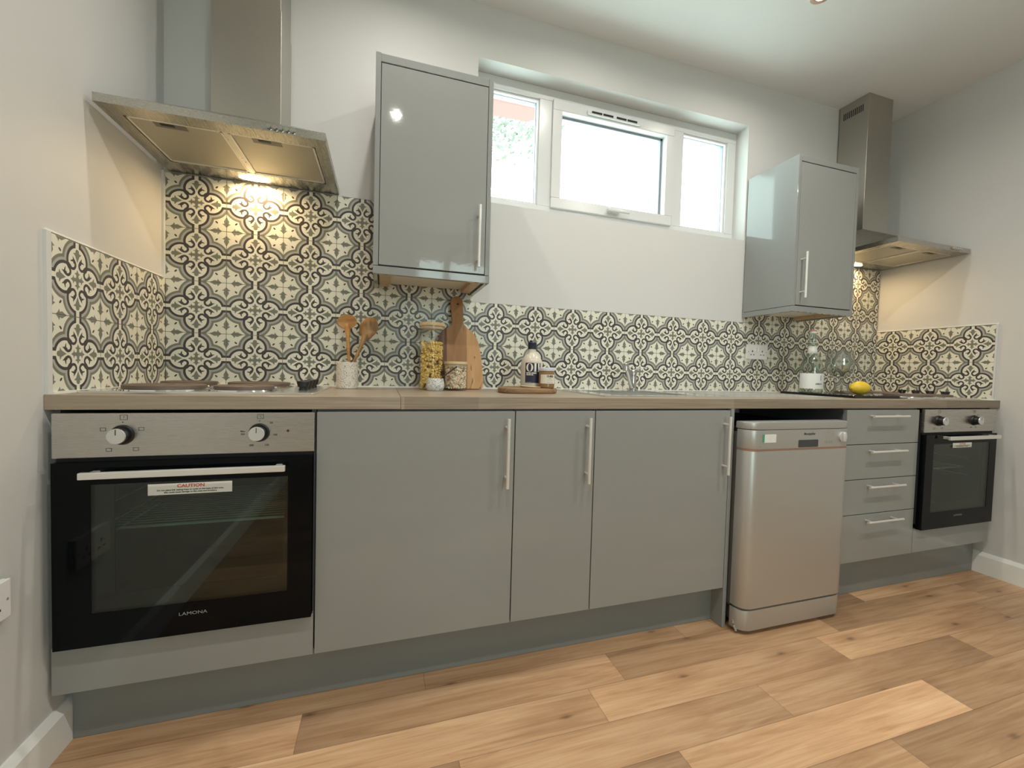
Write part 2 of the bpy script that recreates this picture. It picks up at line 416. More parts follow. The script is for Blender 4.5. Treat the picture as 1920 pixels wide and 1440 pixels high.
def text_mesh(bm, body, size, fx, align='CENTER', bold=0., depth=.0003, sx=1.):
    """flat lettering; fx maps text-plane (x, y, depth) to world"""
    cu = bpy.data.curves.new('lettering', 'FONT'); cu.body = body; cu.size = size; cu.align_x = align; cu.align_y = 'CENTER'
    cu.offset = bold; cu.resolution_u = 3
    t = bpy.data.objects.new('lettering_tmp', cu); me = bpy.data.meshes.new_from_object(t)
    base = [bm.verts.new(fx(v.co.x*sx, v.co.y, depth)) for v in me.vertices]
    for p in me.polygons:
        try: bm.faces.new([base[i] for i in p.vertices])
        except ValueError: pass
    bpy.data.objects.remove(t); bpy.data.curves.remove(cu); bpy.data.meshes.remove(me)
def face_y(X, Y, Z): return lambda x, y, d: (X+x, Y-d, Z+y)
def face_cyl(cx, cy, r, Z, a0=-PI/2):
    return lambda x, y, d: (cx+(r+d)*math.cos(a0+x/r), cy+(r+d)*math.sin(a0+x/r), Z+y)
def arc(cx, cy, r, a0, a1, n): return [(cx+r*math.cos(math.radians(a0+(a1-a0)*i/n)), cy+r*math.sin(math.radians(a0+(a1-a0)*i/n))) for i in range(n+1)]
def rrect(x0, x1, y0, y1, r, n=5):
    return arc(x1-r, y0+r, r, -90, 0, n)+arc(x1-r, y1-r, r, 0, 90, n)+arc(x0+r, y1-r, r, 90, 180, n)+arc(x0+r, y0+r, r, 180, 270, n)

# ------------------------------------------------------------------ room shell
WY = .006; XLW = -.006; XRW = XR+.006
b = new()    # floor
rows = {}
ph = {0: .94, 1: .585, 2: .445, 3: .0, 4: .58, 5: .20, 6: .80}
col = b.loops.layers.color.new('plank'); uvl_ = b.loops.layers.uv.new('UVMap')
tones = {(1, 0): .75, (1, 1): .35, (2, 0): .25, (2, 1): .8, (3, 1): .35, (3, 2): .65}
rnd = random.Random(3)
y1 = -.471; k = 0
ystart = .006
def plank(x0, x1, ya, yb, t, kk):
    f = b.faces.new([b.verts.new(p) for p in ((x0, ya, 0), (x1, ya, 0), (x1, yb, 0), (x0, yb, 0))])
    c = (t, rnd.random(), (rnd.uniform(.55, .95) if kk in (0, 2, 3, 4, 6) or kk % 3 == 1 and kk > 6 else rnd.uniform(.05, .45)), 1)
    for l in f.loops: l[col] = c; l[uvl_].uv = ((l.vert.co.x-x0)/(x1-x0), l.vert.co.y-ya)
for k in range(-4, 32):
    ya = -.471-.1335*(k+1); yb = ya+.1335
    if yb > .006: yb = .006
    if ya < YB: ya = YB
    if yb <= YB: break
    p = ph.get(k, rnd.random())
    xs = [p-1+i for i in range(7)]
    for i in range(6):
        x0, x1 = max(xs[i], XLW), min(xs[i+1], XRW)
        if x1-x0 < .01: continue
        plank(x0, x1, ya, yb, tones.get((k, i), rnd.random()), k)
struct('floor', b, M_FLOOR)
b = new(); box(b, XLW, XRW, YB, WY, ZC, ZC+.1); struct('ceiling', b, M_CEIL)
def wall_hole(x0, x1, z0, z1, hx0, hx1, hz0, hz1, y0, y1):
    b = new()
    box(b, x0, hx0, y0, y1, z0, z1); box(b, hx1, x1, y0, y1, z0, z1)
    box(b, hx0, hx1, y0, y1, z0, hz0); box(b, hx0, hx1, y0, y1, hz1, z1)
    bmesh.ops.remove_doubles(b, verts=b.verts, dist=1e-5)
    return b
WX0, WX1, WZ0, WZ1 = 1.1897, 2.7653, 1.806, 2.4526
struct('wall_back', wall_hole(XLW-.2, XRW+.2, 0, ZC+.1, WX0, WX1, WZ0, WZ1, WY, WY+.26), M_WALL)
struct('wall_rear', wall_hole(XLW-.2, XRW+.2, 0, ZC+.1, 1.14, 2.14, .87, 2.46, YB-.26, YB), M_WALL)
b = new(); box(b, XLW-.2, XLW, YB, WY, 0, ZC+.1); struct('wall_left', b, M_WALL)
b = new(); box(b, XRW, XRW+.2, YB, WY, 0, ZC+.1); struct('wall_right', b, M_WALL)
def skirting(name, x0, x1, y0, y1, inx):
    b = new(); h = .112
    if inx > 0: prism(b, [(x0, 0), (x1, 0), (x1, h-.018), (x0+.006, h), (x0, h)], 'y', y0, y1)
    else: prism(b, [(x1, 0), (x0, 0), (x0, h-.018), (x1-.006, h), (x1, h)], 'y', y0, y1)
    struct(name, b, M_WHITE)
skirting('baseboard_left', XLW, XLW+.018, YB, -.505, 1)
skirting('baseboard_right', XRW-.018, XRW, YB, -.51, -1)
b = new(); box(b, XLW+.018, XRW-.018, YB, YB+.018, 0, .112, .003); struct('baseboard_rear', b, M_WHITE)
# sealant bead along the worktop and caulk lines above the side tiles
b = new(); ZT = .9338
box(b, 0.0, XR, -.007, .0, ZT, ZT+.006)
box(b, XLW, .006, -.57, -.007, ZT, ZT+.006); box(b, XR-.006, XRW, -.57, -.007, ZT, ZT+.006)
struct('trim_1', b, M_SEAL)
# windows -----------------------------------------------------------
def window(name, x0, x1, z0, z1, yf, s, divs, sash=None):
    """yf: room face of the frame, s: +1 outside lies towards +y"""
    t = bpy.data.objects.new(name, None); COL.objects.link(t); t.location = ((x0+x1)/2, yf, z0); ORG[t.name] = Vector(t.location); t['kind'] = 'structure'
    dep = .07*s; fw = .060
    def bx(b, xa, xb, za, zb, ya, yb, bev=.004): box(b, xa, xb, min(ya, yb), max(ya, yb), za, zb, bev)
    b = new()
    bx(b, x0, x1, z0, z0+fw, yf, yf+dep, .003); bx(b, x0, x1, z1-fw, z1, yf, yf+dep, .003)
    bx(b, x0, x0+fw, z0+fw, z1-fw, yf+.0003*s, yf+dep, 0); bx(b, x1-fw, x1, z0+fw, z1-fw, yf+.0003*s, yf+dep, 0)
    for d in divs: bx(b, d-.036, d+.036, z0+fw, z1-fw, yf+.0003*s, yf+dep, 0)
    zz = ((z0+fw, z1-fw))
    for (p, q) in zip([x0+fw]+[d+.036 for d in divs], [d-.036 for d in divs]+[x1-fw]):   # rounded glazing beads
        for (a_, c_, d_, e_) in ((p, q, zz[0], zz[0]+.010), (p, q, zz[1]-.010, zz[1]), (p, p+.010, zz[0]+.010, zz[1]-.010), (q-.010, q, zz[0]+.010, zz[1]-.010)): bx(b, a_, c_, d_, e_, yf+.010*s, yf+.030*s, 0)
    obj('window_frame', b, M_UPVC, t)
    edges = [x0+fw]+sum([[d-.036, d+.036] for d in divs], [])+[x1-fw]
    for i in range(len(divs)+1):
        xa, xb, za, zb = edges[2*i], edges[2*i+1], z0+fw, z1-fw
        par = t; yg = yf+.03*s
        if sash is not None and i == sash:
            sw = .046; ys = yf-.014*s; b = new()
            bx(b, xa-.004, xb+.004, za-.008, za+sw, ys, ys+.05*s, .004); bx(b, xa-.004, xb+.004, zb-sw, zb+.008, ys, ys+.05*s, .004)
            bx(b, xa-.004, xa+sw, za+sw, zb-sw, ys+.0004*s, ys+.05*s, 0); bx(b, xb-sw, xb+.004, za+sw, zb-sw, ys+.0004*s, ys+.05*s, 0)
            par = obj('opening_sash', b, M_UPVC, t)
            bb = new(); xm = (xa+xb)/2-.03
            prism(bb, rrect(xm-.15, xm+.17, zb-.036, zb-.010, .012), 'y', ys, ys-.010*s)
            v = obj('trickle_vent', bb, M_UPVC, par)
            bb = new()
            for q in range(2):
                for w_ in range(2): box(bb, xm-.125+q*.145+w_*.066, xm-.066+q*.145+w_*.066, *sorted((ys-.0102*s, ys-.0115*s)), zb-.028, zb-.018)
            obj('vent_slot', bb, M_DARK, v)
            bb = new(); bx(bb, xm-.015, xm+.055, za+.006, za+.030, ys, ys-.012*s, .004); bx(bb, xm-.02, xm+.11, za+.008, za+.022, ys-.018*s, ys-.032*s, .005)
            tube(bb, [(xm+.0, ys, za+.018), (xm+.0, ys-.03*s, za+.016)], .010)
            obj('handle', bb, M_UPVC, par)
            xa, xb, za, zb = xa+sw, xb-sw, za+sw, zb-sw
        bb = new()   # glazing bead and dark spacer bar
        for (p, q, r_, s_) in ((xa, xb, za, za+.012), (xa, xb, zb-.012, zb), (xa, xa+.012, za, zb), (xb-.012, xb, za, zb)): bx(bb, p, q, r_, s_, yg-.002*s, yg+.018*s, 0)
        obj('spacer_bar', bb, mat('grey_spacer', (.28, .30, .36), .35), par)
        bb = new(); bx(bb, xa, xb, za, zb, yg-.003*s, yg-.0005*s, 0); obj('glass_pane', bb, M_PANE, par)
    return t
window('window_1', WX0, WX1+.003, WZ0, WZ1, .096, 1, [1.563, 2.3575], 1)
window('window_2', 1.14, 2.14, .87, 2.46, YB-.10, -1, [1.56])
b = new(); box(b, 1.10, 2.18, YB-.16, YB+.03, .85, .872, .004); struct('trim_2', b, M_WHITE)

# ------------------------------------------------------------------ outside the window
b = new(); prism(b, [(-.6, 3.18), (2.06, 3.255), (2.06, 3.70), (-.6, 3.62)], 'y', 1.5, 1.7)
o = tag(obj('roof_fascia', b, mat('terracotta_red_board', (.23, .095, .085), .7)), 'red-brown board under the neighbouring roof seen through the left pane', 'roof edge')
tr = thing('tree', (1.25, 4.6, -.5), 'hazy green tree top outside behind the left and middle panes', 'tree')
b = new(); tube(b, [(1.25, 4.6, -.5), (1.30, 4.6, 2.4), (1.75, 4.6, 5.0)], [.16, .12, .05]); obj('trunk', b, M_RUSTIC, tr)
b = new(); rt = random.Random(5)
for i in range(2600):
    a, r_ = rt.random()*2*PI, rt.random()**.6
    c = Vector((2.45+1.25*r_*math.cos(a), 4.6+.9*rt.uniform(-1, 1), 5.25+.62*r_*math.sin(a)))
    n = Vector([rt.uniform(-1, 1) for _ in range(3)]).normalized(); s, t = frame_for(n); q = .05
    vs = [b.verts.new(c+s*q), b.verts.new(c+t*q*.5), b.verts.new(c-s*q), b.verts.new(c-t*q*.5)]; b.faces.new(vs)
obj('foliage', b, mat('leaf_green', (.19, .21, .17), .6), tr)

# ------------------------------------------------------------------ tiled splashbacks
def splash(name, faces, trims, label, cat='splashback'):
    """faces: list of (4 corners, 4 uvs); solid slab of 6 mm"""
    b = new(); uvl = b.loops.layers.uv.new('UVMap')
    for cs, uvs, nrm in faces:
        f = [b.verts.new(c) for c in cs]; back = [b.verts.new(Vector(c)-Vector(nrm)*.0055) for c in cs]
        q = b.faces.new(f)
        for l, uv in zip(q.loops, uvs): l[uvl].uv = uv
        for i in range(4):
            j = (i+1) % 4; e = b.faces.new((f[j], f[i], back[i], back[j]))
            e.material_index = 1
        b.faces.new(back[::-1]).material_index = 1
    xs = [v.co for v in b.verts]
    org = Vector(((min(v.x for v in xs)+max(v.x for v in xs))/2, (min(v.y for v in xs)+max(v.y for v in xs))/2, ZT))
    for v in b.verts: v.co -= org
    me = bpy.data.meshes.new(name); b.to_mesh(me); b.free(); me.materials.append(M_TILE); me.materials.append(mat('tile_edge', (.45, .44, .38), .5))
    o = bpy.data.objects.new(name, me); COL.objects.link(o); o.location = org; ORG[o.name] = org; tag(o, label, cat)
    for tb in trims:
        b = new(); box(b, *tb); obj('edge_trim', b, M_UPVC, o)
    return o
Z1 = 1.1364; ZL = 1.3364; ZH = 1.7364
def yr(z): return (z-Z1)/.2+5
def bf(x0, x1, z0, z1): return ([(x0, 0, z0), (x1, 0, z0), (x1, 0, z1), (x0, 0, z1)], [(x0/.2, yr(z0)), (x1/.2, yr(z0)), (x1/.2, yr(z1)), (x0/.2, yr(z1))], (0, -1, 0))
CA0, CA1, CB0, CB1, CY = .7532, 1.1878, 2.7725, 3.1995, -.3060
CZ0, CZ1 = 1.3635, 2.149
splash('tiled_splashback', [bf(0, CA1-.001, ZT, ZH), bf(CA1-.001, CB0+.012, ZT, ZL), bf(CB0+.012, XR, ZT, ZH)],
       [], 'long patterned grey and cream tiled splashback on the back wall behind the worktop')
SP = .1902
splash('tiled_splashback', [([(0, -.5705, ZT), (0, 0, ZT), (0, 0, ZL), (0, -.5705, ZL)], [(-.5705/SP, yr(ZT)), (0, yr(ZT)), (0, yr(ZL)), (-.5705/SP, yr(ZL))], (1, 0, 0))],
       [(XLW, .002, -.5865, -.5705, ZT, ZL+.002), (XLW, .001, -.014, .0, ZL, ZH)], 'patterned tile upstand on the left wall beside the left hob')
SQ = .187
splash('tiled_splashback', [([(XR, 0, ZT), (XR, -.5586, ZT), (XR, -.5586, ZL), (XR, 0, ZL)], [(0, yr(ZT)), (.5586/SQ, yr(ZT)), (.5586/SQ, yr(ZL)), (0, yr(ZL))], (-1, 0, 0))],
       [(XR-.002, XRW, -.5665, -.5586, ZT, ZL+.002)], 'patterned tile upstand on the right wall beside the right hob')
b = new(); box(b, XLW, -.0005, -.5865, -.014, ZL+.0022, ZL+.007); box(b, XR+.0005, XRW, -.5665, 0, ZL+.0022, ZL+.007); struct('trim_3', b, M_SEAL)

# ------------------------------------------------------------------ worktops
YF = -.589; ZB = .8952
def slab(x0, x1, hole=None):
    b = new()
    if hole is None: box(b, x0, x1, YF, -.0005, ZB, ZT, .002)
    else:
        hx0, hx1, hy0, hy1 = hole
        box(b, x0, hx0, YF, -.0005, ZB, ZT); box(b, hx1, x1, YF, -.0005, ZB, ZT)
        box(b, hx0, hx1, YF, hy0, ZB, ZT); box(b, hx0, hx1, hy1, -.0005, ZB, ZT)
        bmesh.ops.remove_doubles(b, verts=b.verts, dist=1e-5)
        bad = [f for f in b.faces if len([g for g in b.faces if g is not f and set(g.verts) == set(f.verts)])]
        bmesh.ops.delete(b, geom=bad, context='FACES')
    return b
SX0, SX1, SYA, SYB = 1.60, 2.86, -.515, -.055
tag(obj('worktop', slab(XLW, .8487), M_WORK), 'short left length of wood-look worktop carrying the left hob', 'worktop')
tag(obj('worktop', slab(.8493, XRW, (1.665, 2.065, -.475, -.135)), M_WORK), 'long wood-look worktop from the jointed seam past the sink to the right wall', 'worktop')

# ------------------------------------------------------------------ base cabinets
YD = -.590; DT = .019; YC = YD+DT      # door face / carcass front
def bar_handle(parent, x, z0, z1=None, x1=None, y=YD, r=.0055, stand=.032, label=None):
    b = new(); yo = y-stand
    if x1 is None:
        tube(b, [(x, yo, z0), (x, yo, z1)], r); a = .032
        for z in (z0+a, z1-a): tube(b, [(x, y, z), (x, yo, z)], r*.8, 10)
    else:
        tube(b, [(x, yo, z0), (x1, yo, z0)], r); a = .032
        for q in (x+a, x1-a): tube(b, [(q, y, z0), (q, yo, z0)], r*.8, 10)
    return obj('handle', b, M_HANDLE, parent)
def carcass(b, x0, x1, z0, z1, y0, y1, t=.016, top=False, back=True):
    box(b, x0, x0+t, y0, y1, z0, z1); box(b, x1-t, x1, y0, y1, z0, z1); box(b, x0+t, x1-t, y0, y1, z0, z0+t)
    if back: box(b, x0+t, x1-t, y1-t, y1, z0+t, z1)
    if top: box(b, x0+t, x1-t, y0, y1, z1-t, z1)
    else:
        box(b, x0+t, x1-t, y0, y0+.08, z1-t, z1); box(b, x0+t, x1-t, y1-.09, y1-t, z1-t, z1)
ZD0, ZD1 = .1655, .8880
def base_cab(x0, x1, hx, label):
    t = thing('base_cabinet', ((x0+x1)/2, -.3, ZD0), label, 'cabinet')
    b = new(); carcass(b, x0+.001, x1-.001, ZD0, ZB-.001, YC+.001, -.02); obj('carcass', b, M_CARC, t)
    b = new(); box(b, x0+.0018, x1-.0018, YD, YC, ZD0, ZD1, .0012); d = obj('door', b, M_GREY, t)
    bar_handle(d, hx, .636, .866)
    return t
base_cab(.6108, 1.2211, 1.190, 'wide grey gloss base cabinet door between the left oven and the narrow door')
base_cab(1.2211, 1.5212, 1.4867, 'narrow grey gloss base cabinet, slimmest door under the worktop')
base_cab(1.5212, 2.1265, 2.0945, 'grey gloss base cabinet under the sink beside the dishwasher')
b = new(); box(b, 2.1275, 2.1445, YD, -.02, .0005, ZB-.001, .001)
tag(obj('end_panel', b, M_GREYE), 'thin floor-length grey end panel left of the dishwasher', 'panel')
# drawers
DX0, DX1 = 2.778, 3.2685
t = thing('drawer_unit', ((DX0+DX1)/2, -.3, .1865), 'grey gloss unit of four drawers between the dishwasher and right oven', 'drawers')
b = new(); carcass(b, DX0, DX1-.001, .1865, ZB-.001, YC+.001, -.02); obj('carcass', b, M_CARC, t)
zs = [.1850, .4058, .5680, .7292, .8890]
for i in range(4):
    b = new(); box(b, DX0+.001, DX1-.002, YD, YC, zs[i]+.0015, zs[i+1]-.0015, .0012)
    d = obj('drawer_front', b, M_GREY, t)
    z = (.377, .538, .699, .860)[i]
    bar_handle(d, 2.901, z, x1=3.138)
# oven housings (grey filler panel under each oven)
def oven_housing(x0, x1, z0, z1, label):
    t = thing('oven_housing', ((x0+x1)/2, -.3, z0), label, 'cabinet')
    b = new(); box(b, x0, x1, YD, YC, z0, z1, .0012); obj('filler_panel', b, M_GREY, t)
    b = new(); box(b, x0, x0+.012, YC+.001, -.02, z0, ZB-.002); box(b, x1-.012, x1, YC+.001, -.02, z0, ZB-.002); box(b, x0+.012, x1-.012, YC+.001, -.02, z0, z0+.016)
    box(b, x0+.012, x1-.012, -.036, -.02, z0+.016, ZB-.002)
    obj('carcass', b, M_CARC, t)
oven_housing(.004, .6085, ZD0, .2885, 'grey filler panel and housing below the left oven')
oven_housing(3.270, 3.872, .187, .302, 'grey filler panel and housing below the right oven')
# plinths
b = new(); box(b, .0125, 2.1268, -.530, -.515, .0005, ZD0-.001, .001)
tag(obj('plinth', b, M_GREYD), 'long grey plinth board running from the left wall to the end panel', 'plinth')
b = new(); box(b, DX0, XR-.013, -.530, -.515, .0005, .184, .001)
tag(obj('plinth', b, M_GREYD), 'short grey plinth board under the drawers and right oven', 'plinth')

# ------------------------------------------------------------------ ovens
def oven(x0, x1, z0, z1, label, hnd, glass, right=False):
    zc = z1-.113; zd = zc-.010
    yo = YD-.018
    t = thing('built_in_oven', ((x0+x1)/2, YD, z0), label, 'oven')
    # cavity box open at the front
    b = new(); gx0, gx1, gz0, gz1 = glass
    box(b, x0+.010, x1-.010, -.09, -.08, z0+.02, z1-.02); box(b, x0+.010, x0+.016, YD+.004, -.09, z0+.02, z1-.02); box(b, x1-.016, x1-.010, YD+.004, -.09, z0+.02, z1-.02)
    box(b, x0+.016, x1-.016, YD+.004, -.09, z0+.02, z0+.03); box(b, x0+.016, x1-.016, YD+.004, -.09, z1-.03, z1-.02)
    box(b, x0+.016, x1-.016, YD+.004, -.09, zc-.03, zc-.022)
    obj('cavity', b, mat('oven_enamel', (.06, .07, .07), .35), t)
    b = new(); zr = gz0+(gz1-gz0)*.55
    for k in range(18): tube(b, [(x0+.05, -.50+k*.022, zr), (x1-.05, -.50+k*.022, zr)], .0016, 6)
    tube(b, [(x0+.04, -.51, zr), (x1-.04, -.51, zr)], .0036, 8)
    for q in (x0+.04, x1-.04): tube(b, [(q, -.51, zr), (q, -.11, zr)], .003, 8)
    for zz in (zr-.045, zr+.045): tube(b, [(x1-.022, -.52, zz), (x1-.022, -.12, zz)], .0025, 6); tube(b, [(x0+.022, -.52, zz), (x0+.022, -.12, zz)], .0025, 6)
    obj('wire_rack', b, mat('zinc_wire', (.70, .72, .68), .35, metal=.2), t)
    b = new(); box(b, x0, x1, YD-.014, YD+.003, zc, z1, .002); cp = obj('control_panel', b, M_STEEL, t)
    b = new(); box(b, x0+.004, x1-.004, YD-.004, YD+.003, zd-.004, zc); obj('air_gap', b, M_DARK, t)
    # door: black glass surround with a tinted window
    b = new(); ya, yb = yo-.004, YD+.002
    for (p, q, r_, s_) in ((x0+.003, gx0, z0, zd), (gx1, x1-.003, z0, zd), (gx0, gx1, z0, gz0), (gx0, gx1, gz1, zd)): box(b, p, q, ya, yb, r_, s_)
    bmesh.ops.remove_doubles(b, verts=b.verts, dist=1e-5)
    d = obj('door', b, M_GLASSBLK, t)
    b = new(); box(b, gx0, gx1, ya+.001, ya+.005, gz0, gz1); obj('door_window', b, M_OVENGL, d)
    b = new(); fi = .040   # inner door surround seen through the glass
    for (p, q, r_, s_) in ((gx0, gx0+fi, gz0, gz1), (gx1-.012, gx1, gz0, gz1), (gx0, gx1, gz0, gz0+fi), (gx0, gx1, gz1-.008, gz1)): box(b, p, q, YD-.004, YD, r_, s_)
    obj('inner_frame', b, mat('oven_inner_frame', (.015, .018, .018), .5), d)
    hx0, hx1, hz0, hz1 = hnd
    b = new(); box(b, hx0, hx1, yo-.040, yo-.028, hz0, hz1, .002)
    for q in (hx0+.012, hx1-.028): box(b, q, q+.016, yo-.029, yo-.003, hz0+.002, hz1-.002, .002)
    obj('handle', b, M_HANDLE, d)
    # knobs
    yk = YD-.014
    ks = ((.1597, .4683) if not right else (3.3835, 3.6581)); zk = (z0+z1)/2; zk = zc+.0575
    for i, kx in enumerate(ks):
        b = new(); n = 32
        def disc(r0, r1, ya, yb, mi):
            A = [b.verts.new((kx+r0*math.cos(2*PI*j/n), ya, zk+r0*math.sin(2*PI*j/n))) for j in range(n)]
            B = [b.verts.new((kx+r1*math.cos(2*PI*j/n), yb, zk+r1*math.sin(2*PI*j/n))) for j in range(n)]
            for j in range(n):
                f = b.faces.new((A[j], A[(j+1) % n], B[(j+1) % n], B[j])); f.smooth = True; f.material_index = mi
            b.faces.new(B).material_index = mi; b.faces.new(A[::-1]).material_index = mi
        disc(.026, .024, yk, yk-.008, 1); disc(.020, .019, yk-.008, yk-.026, 1); disc(.0195, .0188, yk-.026, yk-.030, 0)
        box(b, kx-.0008, kx+.0008, yk-.0306, yk-.0300, zk+.003, zk+.017, mi=1)
        obj('knob', b, [M_KNOBC, M_BLACK], cp)
        b = new(); F = face_y
        if i == 0:
            for ang in (25, -50, -130, 155):
                cx, cz = kx+.044*math.cos(math.radians(ang)), zk+.044*math.sin(math.radians(ang))-.004
                for (p, q, r_, s_) in ((-.006, .006, .0035, .0045), (-.006, .006, -.0045, -.0035), (-.006, -.005, -.0045, .0045), (.005, .006, -.0045, .0045)):
                    box(b, cx+p, cx+q, yk-.0004, yk-.0001, cz+r_, cz+s_)
        else:
            for s_, ang in (('50', 42), ('100', -10), ('150', -62), ('200', -118)):
                text_mesh(b, s_, .0075, F(kx+.040*math.cos(math.radians(ang)), yk, zk+.040*math.sin(math.radians(ang))), bold=.0002)
            text_mesh(b, 'Max', .0065, F(kx-.040, yk, zk+.004), bold=.0002); text_mesh(b, '250', .0065, F(kx-.040, yk, zk-.004), bold=.0002)
        for (p, q, r_, s_) in ((-.008, .008, .0055, .0065), (-.008, .008, -.0065, -.0055), (-.008, -.007, -.0065, .0065), (.007, .008, -.0065, .0065)): box(b, kx+.003+p, kx+.003+q, yk-.0004, yk-.0001, zk+.045+r_, zk+.045+s_)
        text_mesh(b, '1' if i == 0 else '°C', .009, F(kx+.003, yk, zk+.045)); text_mesh(b, '•', .012, F(kx+.001, yk, zk+.032))
        obj('dial_marks', b, M_INK, cp)
    b = new(); lx = ks[1]+.072; tube(b, [(lx, yk, zk+.004), (lx, yk-.002, zk+.004)], .0035, 12); obj('indicator_lamp', b, mat('red_lens', (.12, .01, .01), .2), cp)
    # caution sticker
    sx0, sx1, sz0, sz1 = (.2165, .4062, .6735, .7030) if not right else (3.487, 3.636, .700, .724)
    b = new(); box(b, sx0, sx1, ya-.0005, ya-.0001, sz0, sz1); st = obj('warning_sticker', b, M_STICK, d); tag(st, 'white sticker headed CAUTION in red')
    sc = (sx1-sx0)/.19; xm = (sx0+sx1)/2; zt = sz1
    b = new(); text_mesh(b, 'CAUTION', .0120*sc, face_y(xm, ya-.0005, zt-.0075*sc), bold=.0004, sx=1.15); obj('red_lettering', b, M_RED, st)
    b = new(); text_mesh(b, 'Do not place foil, baking trays or cook on the base of this oven,', .0052*sc, face_y(xm, ya-.0005, zt-.0175*sc), bold=.00022, sx=1.12)
    text_mesh(b, 'this could cause damage to the oven and furniture.', .0052*sc, face_y(xm, ya-.0005, zt-.0235*sc), bold=.00022, sx=1.12); obj('black_lettering', b, M_INK, st)
    b = new(); text_mesh(b, 'LAMONA', .0125, face_y((gx0+gx1)/2-.004, ya, z0+.056), sx=1.25); obj('brand_lettering', b, M_GINK, d)
    return t
oven(.0170, .6085, .2925, .8880, 'left built-in oven with large black glass door and CAUTION sticker', (.0905, .5412, .7295, .7465), (.0975, .5425, .378, .7085))
oven(3.2845, 3.846, .3035, .8900, 'right built-in oven next to the drawer unit, seen at an angle', (3.398, 3.80, .7445, .762), (3.345, 3.785, .385, .722), True)
b = new(); box(b, 3.8735, XR-.0005, YD+.03, YD+.045, .187, ZB-.002); struct('trim_4', b, M_WALL)

